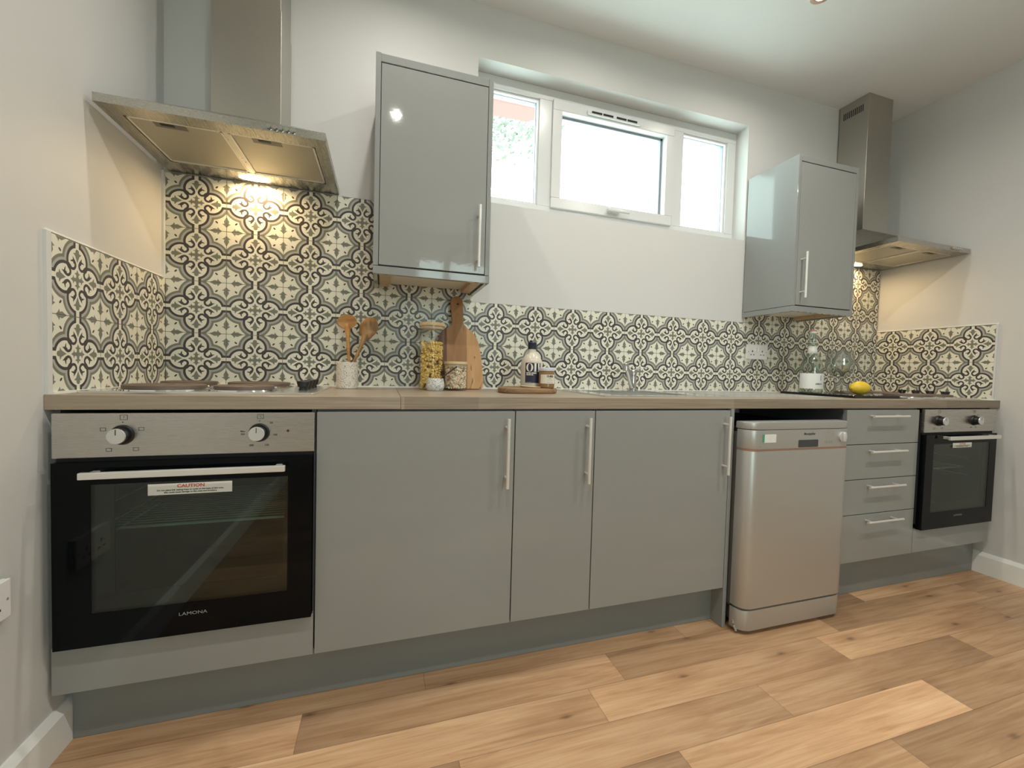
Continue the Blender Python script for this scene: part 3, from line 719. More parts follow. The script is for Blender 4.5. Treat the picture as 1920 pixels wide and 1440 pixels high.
# ------------------------------------------------------------------ dishwasher
def dishwasher():
    x0, x1, yf, r = 2.150, 2.7045, -.664, .045
    t = thing('dishwasher', ((x0+x1)/2, -.35, 0.0), 'freestanding silver dishwasher under the worktop left of the drawers', 'dishwasher')
    def pl(y0, yb, rr=r): return arc(x1-rr, y0+rr, rr, -90, 0, 6)+[(x1, yb), (x0, yb)]+arc(x0+rr, y0+rr, rr, 180, 270, 6)
    def sm(b):
        for f in b.faces:
            n = f.normal
            if abs(n.z) < .1: f.smooth = True
        return b
    b = new(); box(b, x0+.002, x1-.002, -.600, -.05, .10, .8045); box(b, x0+.02, x1-.02, -.585, -.07, .03, .10); obj('body', b, mat('grey_side_metal', (.17, .165, .155), .45, metal=.4), t)
    b = new(); prism(b, pl(yf+.002, -.596), 'z', .8190, .8470, bev=.003); obj('top_lid', b, M_SILVER, t, smooth=True)
    b = new(); prism(b, pl(yf, -.602), 'z', .7420, .8165, bev=.001); cp = obj('control_panel', b, M_SILVER, t, smooth=True)
    b = new(); prism(b, pl(yf+.001, -.603), 'z', .7340, .7417); obj('copper_strip', b, mat('copper_strip', (.42, .26, .19), .35, metal=.6), t, smooth=True)
    b = new(); prism(b, pl(yf, -.603), 'z', .1080, .7337, bev=.001); obj('door', b, M_SILVER, t, smooth=True)
    b = new(); prism(b, pl(yf+.003, -.603), 'z', .018, .0985, bev=.002); obj('kick_panel', b, M_SILVER, t, smooth=True)
    for fx in (x0+.06, x1-.06):
        for fy in (-.58, -.12):
            b = new(); lathe(b, [(.018, .0005), (.018, .010), (.008, .012), (.008, .05)], fx, fy, 16); obj('foot', b, M_BLACK, t)
    b = new(); box(b, x0+.004, x1-.004, -.5955, -.05, .8050, .8200); obj('shaded_lid_top', b, M_DARK, t)  # shade under the worktop, painted as a near-black sheet behind the lid front
    y = yf
    b = new(); prism(b, rrect(2.400, 2.508, .7445, .7745, .004), 'y', y-.0006, y+.002); g = obj('handle_recess', b, mat('dark_grey_recess', (.05, .055, .06), .15), cp)
    b = new(); prism(b, rrect(2.220, 2.281, .7680, .8005, .002), 'y', y-.0006, y); s = obj('energy_sticker', b, M_STICK, cp)
    b = new(); box(b, 2.212, 2.2215, y-.0009, y-.0006, .7695, .8010); obj('green_band', b, mat('green_print', (.06, .35, .22), .5), s)
    b = new()
    for k in range(4): text_mesh(b, '————', .004, face_y(2.252, y-.0006, .775+k*.0065))
    obj('fine_print', b, M_GINK, s)
    b = new(); text_mesh(b, 'Montpellier', .0135, face_y(2.4600, y, .7985), bold=.0003); obj('brand_lettering', b, M_INK, cp)
    b = new()
    text_mesh(b, 'Programme', .0055, face_y(2.560, y, .803)); text_mesh(b, 'Super 40', .0045, face_y(2.592, y, .8035)); text_mesh(b, 'Intensive', .0045, face_y(2.592, y, .797)); text_mesh(b, 'Economy', .0045, face_y(2.592, y, .7905)); text_mesh(b, 'Quick', .0045, face_y(2.592, y, .784))
    for k in range(4): box(b, 2.545+k*.012, 2.551+k*.012, y-.0005, y-.0001, .7605, .7660)
    for (p, q, r_, s_) in ((2.540, 2.596, .7575, .7582), (2.540, 2.596, .7685, .7692)): box(b, p, q, y-.0005, y-.0001, r_, s_)
    text_mesh(b, '•', .012, face_y(2.560, y, .779)); text_mesh(b, '<', .006, face_y(2.606, y, .7625)); text_mesh(b, 'MDW', .005, face_y(2.202, y, .752))
    obj('panel_print', b, M_GINK, cp)
    b = new(); kx, kz = 2.645, .7830; n = 28
    tube(b, [(kx, y+.001, kz), (kx, y-.006, kz)], .0215, n); box(b, kx-.008, kx+.008, y-.015, y-.004, kz-.020, kz+.020, .005, 3)
    obj('knob', b, M_KNOBC, cp)
    b = new()
    for ang in range(-60, 250, 38): text_mesh(b, '•', .007, face_y(kx+.029*math.cos(math.radians(ang)), y, kz+.029*math.sin(math.radians(ang))))
    obj('dial_marks', b, M_GINK, cp)
    b = new()    # drain hose end showing beside the foot
    tube(b, [(2.1475, -.62, .006+.001*math.sin(k)) if False else (2.1525+.003*math.sin(k*1.7), -.635+.002*k, .010+.005*k) for k in range(9)], .004, 8)
    obj('hose', b, mat('grey_hose', (.35, .35, .35), .4), t)
dishwasher()

# ------------------------------------------------------------------ wall cabinets
def wall_cab(x0, x1, y0, hxz, label):
    t = thing('wall_cabinet', ((x0+x1)/2, (y0)/2, CZ0), label, 'cabinet')
    tp = .018; zb = 1.3935
    b = new(); box(b, x0, x0+tp, y0, -.0005, zb, CZ1, .0012); obj('side_panel', b, M_GREYE, t)
    b = new(); box(b, x1-tp, x1, y0, -.0005, zb, CZ1, .0012); obj('side_panel', b, M_GREYE, t)
    b = new(); box(b, x0+tp, x1-tp, y0+.0015, -.001, CZ1-.030, CZ1-.0015, .001); obj('cornice', b, M_GREYE, t)
    b = new(); carcass(b, x0+tp+.0005, x1-tp-.0005, zb+.002, CZ1-.0325, y0+.021, -.001, top=True); obj('carcass', b, M_CARC, t)
    b = new(); box(b, x0+tp+.002, x1-tp-.002, y0, y0+.0185, zb+.004, CZ1-.0355, .0012); d = obj('door', b, M_GREY, t)
    hx, hz0, hz1 = hxz
    bar_handle(d, hx, hz0, hz1, y=y0)
    b = new(); box(b, x0, x1, y0-.002, y0+.016, CZ0, zb-.002, .001); box(b, x0, x0+.016, y0+.016, -.001, CZ0, zb-.002, .001); box(b, x1-.016, x1, y0+.016, -.001, CZ0, zb-.002, .001)
    obj('light_pelmet', b, M_GREYE, t)
    b = new(); box(b, x0+.018, x1-.018, y0+.018, -.002, zb-.006, zb+.0012); obj('underside', b, mat('pale_underside', (.72, .68, .60), .5), t)
    b = new(); box(b, x1-.062, x1-.022, y0+.020, -.02, zb-.024, zb-.0065, .001); box(b, x0+.022, x0+.06, y0+.020, -.02, zb-.024, zb-.0065, .001)
    obj('batten', b, M_BATTEN, t)
wall_cab(CA0, CA1, CY, (1.1385, 1.416, 1.652), 'grey gloss wall cabinet between the left hood and the window')
wall_cab(CB0, CB1, CY, (2.817, 1.430, 1.660), 'grey gloss wall cabinet between the window and the right hood')

# ------------------------------------------------------------------ cooker hoods
def hood(x0, x1, cx0, cx1, cdy, label, lampx):
    yf, z0, z1, zp = -.437, 1.7398, 1.7640, 1.905
    t = thing('cooker_hood', ((x0+x1)/2, -.2, z0), label, 'extractor hood')
    # canopy: rim ring, underside flange, pyramid
    b = new()
    fl = .058    # flange width
    ix0, ix1, iy0, iy1 = x0+.042, x1-.038, yf+.056, -.092
    for (p, q, r_, s_) in ((x0, x1, yf, iy0), (x0, x1, iy1, -.0005), (x0, ix0, iy0, iy1), (ix1, x1, iy0, iy1)): box(b, p, q, r_, s_, z0, z1)
    bmesh.ops.remove_doubles(b, verts=b.verts, dist=1e-5)
    vs = [b.verts.new(p) for p in ((x0, yf, z1), (x1, yf, z1), (x1, -.0005, z1), (x0, -.0005, z1), (cx0, -cdy, zp), (cx1, -cdy, zp), (cx1, -.0005, zp), (cx0, -.0005, zp))]
    for f in ((0, 1, 5, 4), (1, 2, 6, 5), (3, 0, 4, 7), (4, 5, 6, 7)): b.faces.new([vs[i] for i in f])
    obj('canopy', b, M_HOODS, t)
    xm = (ix0+ix1)/2
    for (p, q) in ((ix0+.003, xm-.008), (xm+.008, ix1-.003)):
        b = new(); box(b, p, q, iy0+.003, iy1-.003, z0+.004, z0+.010, .002); f = obj('grease_filter', b, M_FILT, t)
        b = new()
        for (a_, c_, d_, e_) in ((p, q, iy0+.002, iy0+.008), (p, q, iy1-.008, iy1-.002), (p, p+.006, iy0+.002, iy1-.002), (q-.006, q, iy0+.002, iy1-.002)): box(b, a_, c_, d_, e_, z0+.0005, z0+.0042)
        obj('filter_frame', b, M_HANDLE, f)
        lx = p+(q-p)*.42
        b = new(); box(b, lx-.042, lx+.042, iy0+.012, iy0+.042, z0+.0022, z0+.0040, .0008); l = obj('filter_latch', b, mat('grey_latch', (.16, .15, .13), .4), f)
        b = new(); box(b, lx-.024, lx+.012, iy0+.016, iy0+.028, z0+.0012, z0+.0022); obj('latch_slot', b, M_DARK, l)
    b = new(); box(b, xm-.0075, xm+.0075, iy0, iy1, z0+.0005, z0+.006); obj('centre_bar', b, M_STEEL, t)
    b = new(); n = 24; pts = [(lampx+.054*math.cos(2*PI*k/n), -.046+.020*math.sin(2*PI*k/n)) for k in range(n)]
    prism(b, pts, 'z', z0-.003, z0-.0002); obj('lamp_lens', b, M_LENS, t)
    for k in range(5):
        b = new(); bx_ = x0+.434+k*.0166; tube(b, [(bx_, yf+.001, z0+.0125), (bx_, yf-.003, z0+.0125), (bx_, yf-.0032, z0+.0125), (bx_, yf-.0085, z0+.0125)], [.0038, .0038, .0066, .0060], 14); obj('push_button', b, M_CHROME, t)
    # chimney
    zj = 2.305
    b = new(); box(b, cx0, cx1, -cdy, -.0005, zp-.002, zj, .0015); obj('lower_chimney', b, M_STEELV, t)
    b = new(); i = .003; box(b, cx0+i, cx1-i, -cdy+i, -.0005, zj, ZC-.0005, .0015); u = obj('upper_chimney', b, M_STEELV, t)
    b = new()
    for k in range(11):
        y = -.134+k*.0105
        for xx in (cx0+i, cx1-i): box(b, xx-.0006, xx+.0006, y, y+.005, 2.600, 2.640)
    obj('vent_slots', b, M_DARK, u)
    area('hood_lamp', (lampx, -.052, z0-.006), .10, 1.9, (1.0, .70, .36), 'RECTANGLE', (0, 0, 0), .03, spread=math.radians(170))
hood(.0131, .607, .2025, .4225, .167, 'large steel cooker hood over the left hob, its lit lamp above the tiles', .3085)
hood(3.3055, 3.8985, 3.4570, 3.6640, .167, 'steel cooker hood with vented chimney in the right corner', 3.595)

# ------------------------------------------------------------------ downlights
for i, (x, y) in enumerate(DOWN):
    lab = {(2.59, -.52): 'ceiling downlight nearest the right hood, just at the top edge', (1.72, -.52): 'recessed ceiling downlight in front of the window, above the sink end',
           (.85, -.52): 'recessed ceiling downlight above the left wall cabinet and hob', (.85, -1.60): 'recessed ceiling downlight over the left side of the open floor',
           (1.72, -1.60): 'recessed ceiling downlight over the middle of the open floor', (2.59, -1.60): 'recessed ceiling downlight over the right side of the open floor'}[(x, y)]
    t = thing('downlight', (x, y, ZC), lab, 'ceiling light', 'recessed downlights in the ceiling' if (x, y) != (2.59, -.52) else None)
    b = new(); lathe(b, [(.022, ZC-.001), (.022, ZC-.005), (.036, ZC-.006), (.043, ZC-.002), (.043, ZC-.0003)], x, y, 32, caps=False); obj('bezel', b, M_COPPER, t)
    b = new(); lathe(b, [(0, ZC-.003), (.022, ZC-.003), (.022, ZC-.0005), (0, ZC-.0005)], x, y, 32, caps=False); obj('lens', b, M_DLENS, t)

# ------------------------------------------------------------------ hobs
def hob(x0, x1, plates, kx, label):
    z = ZT+.0003; y0, y1 = -.528, -.072
    t = thing('electric_hob', ((x0+x1)/2, -.3, ZT), label, 'hob')
    b = new(); prism(b, rrect(x0, x1, y0, y1, .008), 'z', z, z+.006, bev=.002); base = obj('hob_base', b, M_SINK, t)
    for (px, py, r) in plates:
        b = new(); lathe(b, [(r+.014, z+.006), (r+.012, z+.010), (r+.004, z+.012), (r, z+.012), (r, z+.020), (r-.004, z+.0215), (.024, z+.0215), (.022, z+.019), (0, z+.019)], px, py, 48, mi=0)
        for f in b.faces:
            c = f.calc_center_median()
            if math.hypot(c.x-px, c.y-py) < r+.0005: f.material_index = 1
        obj('hotplate', b, [M_CHROME, M_PLATE], t)
    for k in range(4):
        ky = -.20-k*.068; b = new()
        lathe(b, [(.0135, z+.006), (.0115, z+.016), (.016, z+.0175), (.020, z+.034), (.019, z+.036), (0, z+.036)], kx, ky, 24)
        obj('knob', b, M_BLACK, t)
hob(.022, .597, [(.180, -.43, .098), (.145, -.175, .080), (.385, -.43, .080), (.362, -.175, .098)], .545, 'left solid plate electric hob with four round hotplates under the left hood')
hob(3.300, 3.875, [(3.458, -.43, .098), (3.423, -.175, .080), (3.663, -.43, .080), (3.640, -.175, .098)], 3.823, 'right electric hob behind the black tray in the right corner')

# ------------------------------------------------------------------ sink and tap
def sink():
    z = ZT+.0003
    t = thing('kitchen_sink', ((SX0+SX1)/2, -.28, ZT), 'stainless steel inset sink with drainer let into the worktop', 'sink')
    b = new(); hx0, hx1, hy0, hy1 = 1.675, 2.055, -.465, -.145
    for (p, q, r_, s_) in ((SX0, hx0, SYA, SYB), (hx1, 2.19, SYA, SYB), (hx0, hx1, SYA, hy0), (hx0, hx1, hy1, SYB)): box(b, p, q, r_, s_, z, z+.0045)
    box(b, 2.19, SX1, SYA, SYA+.022, z, z+.0045); box(b, 2.19, SX1, SYB-.022, SYB, z, z+.0045); box(b, SX1-.022, SX1, SYA+.022, SYB-.022, z, z+.0045)
    box(b, 2.19, SX1-.022, SYA+.022, SYB-.022, z, z+.0012)
    bmesh.ops.remove_doubles(b, verts=b.verts, dist=1e-5)
    obj('sink_top', b, M_SINK, t)
    b = new()    # bowl walls
    d = ZT-.155; w = .0012
    box(b, hx0-w, hx0, hy0-w, hy1+w, d, z+.001); box(b, hx1, hx1+w, hy0-w, hy1+w, d, z+.001); box(b, hx0, hx1, hy0-w, hy0, d, z+.001); box(b, hx0, hx1, hy1, hy1+w, d, z+.001); box(b, hx0-w, hx1+w, hy0-w, hy1+w, d-w, d)
    bw = obj('bowl', b, M_SINK, t)
    b = new(); lathe(b, [(0, d+.001), (.035, d+.002), (.042, d+.0005)], (hx0+hx1)/2, (hy0+hy1)/2, 24, caps=False); obj('strainer', b, M_CHROME, bw)
    b = new()    # drainer ribs
    for k in range(9): box(b, 2.25, 2.78, -.455+k*.042, -.443+k*.042, z+.0012, z+.0034, .001)
    obj('drainer', b, M_SINK, t)
    # tap
    tx, ty = 1.990, -.105; zz = z+.0045
    t2 = thing('mixer_tap', (tx, ty, zz), 'chrome mixer tap with angled spout standing behind the sink bowl', 'tap')
    b = new(); lathe(b, [(.026, zz), (.026, zz+.006), (.020, zz+.010), (.0175, zz+.014), (.0175, zz+.072), (.0150, zz+.074), (.0150, zz+.077), (.0180, zz+.079), (.0180, zz+.098), (.014, zz+.104), (0, zz+.105)], tx, ty, 28); obj('tap_body', b, M_TAP, t2)
    b = new(); e = Vector((1.916, ty-.055, zz+.118)); s = Vector((tx-.006, ty-.005, zz+.012))
    tube(b, [s, s.lerp(e, .5), s.lerp(e, .93), e], [.0135, .0115, .0105, .0105], 18)
    sp = obj('spout', b, M_TAP, t2)
    b = new(); lathe(b, [(.0115, e.z-.020), (.0150, e.z-.018), (.0150, e.z+.010), (.0125, e.z+.015), (0, e.z+.016)], e.x-.004, e.y, 22); obj('aerator', b, M_TAP, sp)
    b = new(); tube(b, [(tx, ty, zz+.100), (tx+.030, ty-.004, zz+.111), (tx+.075, ty-.008, zz+.119)], [.009, .006, .004], 12, flat=.6); obj('lever', b, M_CHROME, t2)
sink()

# ------------------------------------------------------------------ sockets
def socket_back():
    x0, x1, z0, z1 = 2.8075, 2.9640, 1.1260, 1.2120
    t = thing('double_socket', ((x0+x1)/2, 0, z0), 'white double plug socket on the tiles between the sink and bottle', 'socket')
    b = new(); box(b, x0, x1, -.010, -.0003, z0, z1, .003); obj('faceplate', b, M_PLAST, t)
    for cx in (x0+.042, x1-.042):
        b = new(); box(b, cx-.003, cx+.003, -.0106, -.0098, z0+.042, z0+.052); box(b, cx-.0145, cx-.0065, -.0106, -.0098, z0+.024, z0+.029); box(b, cx+.0065, cx+.0145, -.0106, -.0098, z0+.024, z0+.029); obj('pin_holes', b, M_INK, t)
    for cx in ((x0+x1)/2-.012, (x0+x1)/2+.012):
        b = new(); box(b, cx-.0065, cx+.0065, -.014, -.0095, z0+.046, z0+.066, .0015); r = obj('rocker_switch', b, M_PLAST, t)
        b = new(); box(b, cx-.004, cx+.004, -.0144, -.0139, z0+.062, z0+.0635); obj('red_mark', b, M_RED, r)
    for cx in (x0+.012, x1-.012):
        b = new(); tube(b, [(cx, -.0095, z0+.043), (cx, -.0106, z0+.043)], .0028, 10); obj('screw', b, M_GINK, t)
socket_back()
def socket_left():
    y0, y1, z0, z1 = -.860, -.714, .448, .534
    t = thing('wall_socket', (XLW, (y0+y1)/2, z0), 'white raised double socket on the left wall at the photo edge', 'socket')
    b = new(); box(b, XLW+.0003, XLW+.010, y0, y1, z0, z1, .003); obj('back_box', b, M_PLAST, t)
    b = new(); box(b, XLW+.0105, XLW+.017, y0, y1, z0, z1, .002); obj('faceplate', b, M_PLAST, t)
    b = new()
    for cy in (y0+.042, y1-.042): box(b, XLW+.0168, XLW+.0175, cy-.003, cy+.003, z0+.042, z0+.052); box(b, XLW+.0168, XLW+.0175, cy-.0145, cy-.0065, z0+.024, z0+.029); box(b, XLW+.0168, XLW+.0175, cy+.0065, cy+.0145, z0+.024, z0+.029)
    obj('pin_holes', b, M_INK, t)
    b = new(); tube(b, [(XLW+.0168, y1-.010, z0+.043), (XLW+.0176, y1-.010, z0+.043)], .003, 10); obj('screw', b, M_GINK, t)
socket_left()

# ------------------------------------------------------------------ things on the worktop
def utensils():
    x, y, r, h = .659, -.135, .0405, .1055
    b = new(); z = ZT+.0002
    lathe(b, [(0, z), (r-.003, z), (r, z+.003), (r, z+h-.001), (r-.0015, z+h), (r-.005, z+h), (r-.006, z+h-.002), (r-.006, z+.008), (0, z+.008)], x, y, 44, caps=False)
    tag(obj('utensil_pot', b, M_TERR), 'speckled cream terrazzo pot holding two wooden spoons', 'pot')
    # spoon with a hole, bowl facing the room
    def spoon(name, m, bot, top, rw, rh, tilt, hole, label, face):
        b = new(); bot, top = Vector(bot), Vector(top); ax = (top-bot).normalized()
        s = Vector((1, 0, 0)); s = (s-ax*s.dot(ax)).normalized(); nn = ax.cross(s)   # nn points to the viewer or away
        if nn.y > 0: nn = -nn
        L = (top-bot).length; c = top-ax*rh
        # bowl: rings of a shallow dish with thickness
        NR, NS = 9, 30; th = .0045
        fr, bk = [], []
        def pos(i, j, lift):
            q = i/NR; a = 2*PI*j/NS
            wx = rw*q*math.cos(a); wz = rh*q*math.sin(a)
            if wz < 0: wx *= 1-.25*(wz/rh)**2
            dep = .010*(1-q*q)*(1 if face else -1)
            return c+s*wx+ax*wz-nn*(dep)+nn*lift
        for i in range(NR+1):
            if i == 0 and hole < .01: fr.append([b.verts.new(pos(0, 0, 0))]); bk.append([b.verts.new(pos(0, 0, -th))]); continue
            q = max(i, hole/rw*NR) if i == 0 else i
            e = th if i < NR-1 else (th*.8 if i < NR else th*.35)
            fr.append([b.verts.new(pos(q if i else hole/rw*NR, j, 0 if i < NR else -th*.3)) for j in range(NS)]); bk.append([b.verts.new(pos(q if i else hole/rw*NR, j, -e)) for j in range(NS)])
        def skin(R, rev):
            for p, q in zip(R, R[1:]):
                for j in range(NS):
                    k = (j+1) % NS
                    vs = [p[0], q[j], q[k]] if len(p) == 1 else [p[j], q[j], q[k], p[k]]
                    f = b.faces.new(vs[::-1] if rev else vs); f.smooth = True
        skin(fr, False); skin(bk, True)
        for j in range(NS):
            k = (j+1) % NS; b.faces.new((fr[-1][j], bk[-1][j], bk[-1][k], fr[-1][k]))
            if len(fr[0]) > 1: b.faces.new((fr[0][j], fr[0][k], bk[0][k], bk[0][j]))
        j0 = c-ax*rh*.80-nn*.003
        tube(b, [bot, bot.lerp(j0, .5), bot.lerp(j0, .82), j0, c-ax*rh*.45-nn*.007], [.0095, .0092, .0115, .0195, .016], 16, flat=.62)
        return tag(obj(name, b, m, org=bot), label, 'spoon')
    spoon('wooden_spoon', M_SPOONA, (.668, y+.013, z+.014), (.652, -.105, 1.232), .0375, .0305, 0, .0035, 'orange wooden spoon with a hole in its bowl, left one in the pot', True)
    spoon('wooden_spoon', M_SPOONB, (.648, y-.015, z+.014), (.752, -.098, 1.226), .0360, .0480, 0, 0, 'darker streaky wooden spoon leaning right in the pot, its back showing', False)
utensils()

def jar(x, y, r, h, lid, label, fill_name, fill_label, cat, fillz, m_fill, kind):
    z = ZT+.0002
    t = thing('storage_jar', (x, y, z), label, 'jar')
    b = new(); w = .0022
    lathe(b, [(0, z), (r-.004, z), (r, z+.004), (r, z+h-lid), (r-w, z+h-lid), (r-w, z+.006), (0, z+.005)], x, y, 48, caps=False); obj('glass_body', b, M_JARGL, t)
    b = new(); zl = z+h-lid
    lathe(b, [(0, zl-.012), (r-w-.0035, zl-.012), (r-w-.0035, zl+.0005), (r, zl+.0005), (r+.0002, zl+lid-.002), (r-.001, zl+lid), (0, zl+lid)], x, y, 48, caps=False); l = obj('bamboo_lid', b, M_LID, t)
    b = new(); lathe(b, [(r-w-.0034, zl-.009), (r-w-.0008, zl-.007), (r-w-.0034, zl-.005)], x, y, 40, caps=False); obj('seal_ring', b, mat('clear_seal', (.6, .6, .58), .3), l)
    b = new(); rt = random.Random(int(x*100))
    if kind == 'pasta':
        for k in range(170):
            a = rt.random()*2*PI; rr = (r-.014)*math.sqrt(rt.random())*1.0
            if k % 3: rr = r-.0145
            c = Vector((x+rr*math.cos(a), y+rr*math.sin(a), z+.014+rt.random()*(fillz-z-.022)))
            tl = rt.uniform(.15, 1.3) if rt.random() < .7 else rt.uniform(-.3, .3); ph_ = rt.choice((1, -1))
            tang = Vector((-math.sin(a), math.cos(a), 0)); dirv = (tang*math.cos(tl)*ph_+Vector((0, 0, 1))*math.sin(tl)).normalized()
            s, u_ = frame_for(dirv); L = .036; n = 12; rad = .0072; pr = None
            for i in range(n+1):
                f = i/n; cc = c+dirv*(f-.5)*L; th = f*3.4*PI
                if cc.z < z+.009: cc.z = z+.009
                if cc.z > fillz: cc.z = fillz
                d = math.hypot(cc.x-x, cc.y-y); lim = r-.0085
                if d > lim: cc.x = x+(cc.x-x)*lim/d; cc.y = y+(cc.y-y)*lim/d
                p = [b.verts.new(cc+(s*math.cos(th+o_)+u_*math.sin(th+o_))*rad*q_) for o_, q_ in ((0, 1), (.35, .55), (PI-.35, .55), (PI, 1), (PI+.35, .55), (-.35, .55))]
                if pr:
                    for j in range(6):
                        fc = b.faces.new((pr[j], pr[(j+1) % 6], p[(j+1) % 6], p[j])); fc.smooth = True
                else: b.faces.new(p[::-1])
                pr = p
            b.faces.new(pr)
    else:
        for k in range(820):
            a = rt.random()*2*PI; zz = z+.010+rt.random()*(fillz-z-.012)
            rr = (r-.0078) if k % 4 else (r-.012)*math.sqrt(rt.random())
            if k % 4 == 0: zz = fillz-rt.random()*.012
            c = Vector((x+rr*math.cos(a), y+rr*math.sin(a), zz)); q = .0042*rt.uniform(.85, 1.12)
            bmesh.ops.create_icosphere(b, subdivisions=1, radius=q, matrix=Matrix.Translation(c))
        lathe(b, [(0, z+.009), (r-.012, z+.009), (r-.012, fillz-.004), (0, fillz-.004)], x, y, 24, caps=False)
        for f in b.faces: f.smooth = True
    o = obj(fill_name, b, m_fill); tag(o, fill_label, cat, kind='stuff')
def seedmix():
    m = mat('chickpea_skin', (.6, .45, .3), .5); nt = m.node_tree
    vo = nt.nodes.new('ShaderNodeTexVoronoi'); vo.inputs['Scale'].default_value = 110; nt.links.new(objc(nt), vo.inputs['Vector'])
    sp = nt.nodes.new('ShaderNodeSeparateColor'); nt.links.new(vo.outputs['Color'], sp.inputs[0])
    nt.links.new(ramp(nt, sp.outputs[0], [(0, (.80, .66, .50)), (.35, (.88, .78, .64)), (.75, (.70, .52, .36)), (.93, (.42, .25, .16))]), P(m).inputs['Base Color']); return m
jar(.988, -.150,   .0515, .2775, .0135, 'tall glass jar with bamboo lid in front of the wooden board', 'dry_pasta', 'yellow spiral pasta filling the tall jar', 'pasta', 1.137, mat('yellow_pasta', (.88, .66, .24), .45, bump=(60, .2, .002)), 'pasta')
jar(1.0865, -.170, .0492, .1200, .0110, 'short glass jar with pale lid right of the tall jar', 'dried_chickpeas', 'small beige dried pulses filling the short jar', 'pulses', 1.033, seedmix(), 'peas')
def salt():
    x, y, z = .9965, -.222, ZT+.0002
    b = new(); lathe(b, [(0, z), (.029, z), (.032, z+.003), (.0362, z+.016), (.0365, z+.022), (.0325, z+.0495), (.0305, z+.050), (.0295, z+.047), (.033, z+.022), (.028, z+.008), (0, z+.007)], x, y, 40, caps=False)
    tag(obj('pinch_pot', b, M_GRAN), 'small grey speckled stone pot in front of the two jars', 'pot')
    b = new(); tube(b, [(.990, y, z+.022), (1.026, y-.002, z+.0555), (1.055, y-.003, z+.078), (1.0825, y-.004, z+.0995)], [.0030, .0022, .0022, .0026], 10); bmesh.ops.create_uvsphere(b, u_segments=12, v_segments=8, radius=.007, matrix=Matrix.Translation((.986, y, z+.0185)))
    tag(obj('salt_spoon', b, mat('dark_metal_spoon', (.06, .05, .055), .35, metal=.7), org=(.986, y, z+.0115), smooth=True), 'thin dark spoon standing in the small stone pot', 'spoon')
salt()
def paddle():
    z0 = ZT+.0005; cx = 1.123
    # outline in board plane (x offset, height)
    o = [(-.092, .004), (-.088, .0)]+[(.080, .0), (.094, .006), (.1005, .022), (.1010, .045), (.0975, .150), (.0900, .205), (.080, .2330), (.068, .252), (.045, .272), (.030, .285), (.0255, .300), (.0262, .340), (.0270, .375)]
    o += arc(.0, .392, .0275, 10, 170, 8)
    o += [(-.0270, .375), (-.0262, .340), (-.0255, .300), (-.030, .285), (-.048, .272), (-.072, .255), (-.086, .235), (-.094, .205), (-.099, .150), (-.101, .045), (-.1, .02)]
    b = new(); th = .016; tilt = math.atan2(.073, .41)
    pts = []
    for (x, h) in o: pts.append((x, h))
    n = len(pts)
    hc = (.004, .384); hr = .0048; m = 16
    def W_(x, h, d): return (cx+x-.018*(h/.42)*1.0, -.096+h*math.sin(tilt)-d*math.cos(tilt), z0+h*math.cos(tilt)*1.0+d*math.sin(tilt)*1.0)
    A = [b.verts.new(W_(x, h, th)) for x, h in pts]; B = [b.verts.new(W_(x, h, 0)) for x, h in pts]
    HA = [b.verts.new(W_(hc[0]+hr*math.cos(2*PI*k/m), hc[1]+hr*math.sin(2*PI*k/m), th)) for k in range(m)]; HB = [b.verts.new(W_(hc[0]+hr*math.cos(2*PI*k/m), hc[1]+hr*math.sin(2*PI*k/m), 0)) for k in range(m)]
    for X, H in ((A, HA), (B, HB)):
        es = [b.edges.new((X[i], X[(i+1) % n])) for i in range(n)]+[b.edges.new((H[i], H[(i+1) % m])) for i in range(m)]
        bmesh.ops.triangle_fill(b, use_beauty=True, edges=es)
    for i in range(n): b.faces.new((A[(i+1) % n], A[i], B[i], B[(i+1) % n]))
    for i in range(m): b.faces.new((HA[i], HA[(i+1) % m], HB[(i+1) % m], HB[i]))
    ob = obj('chopping_board', b, M_BOARD, org=(cx, -.096, z0))
    tag(ob, 'brown wooden paddle chopping board leaning on the tiles behind the jars', 'chopping board')
    bv = ob.modifiers.new('soft_edges', 'BEVEL'); bv.width = .003; bv.segments = 2; bv.limit_method = 'ANGLE'; bv.angle_limit = math.radians(50)
paddle()
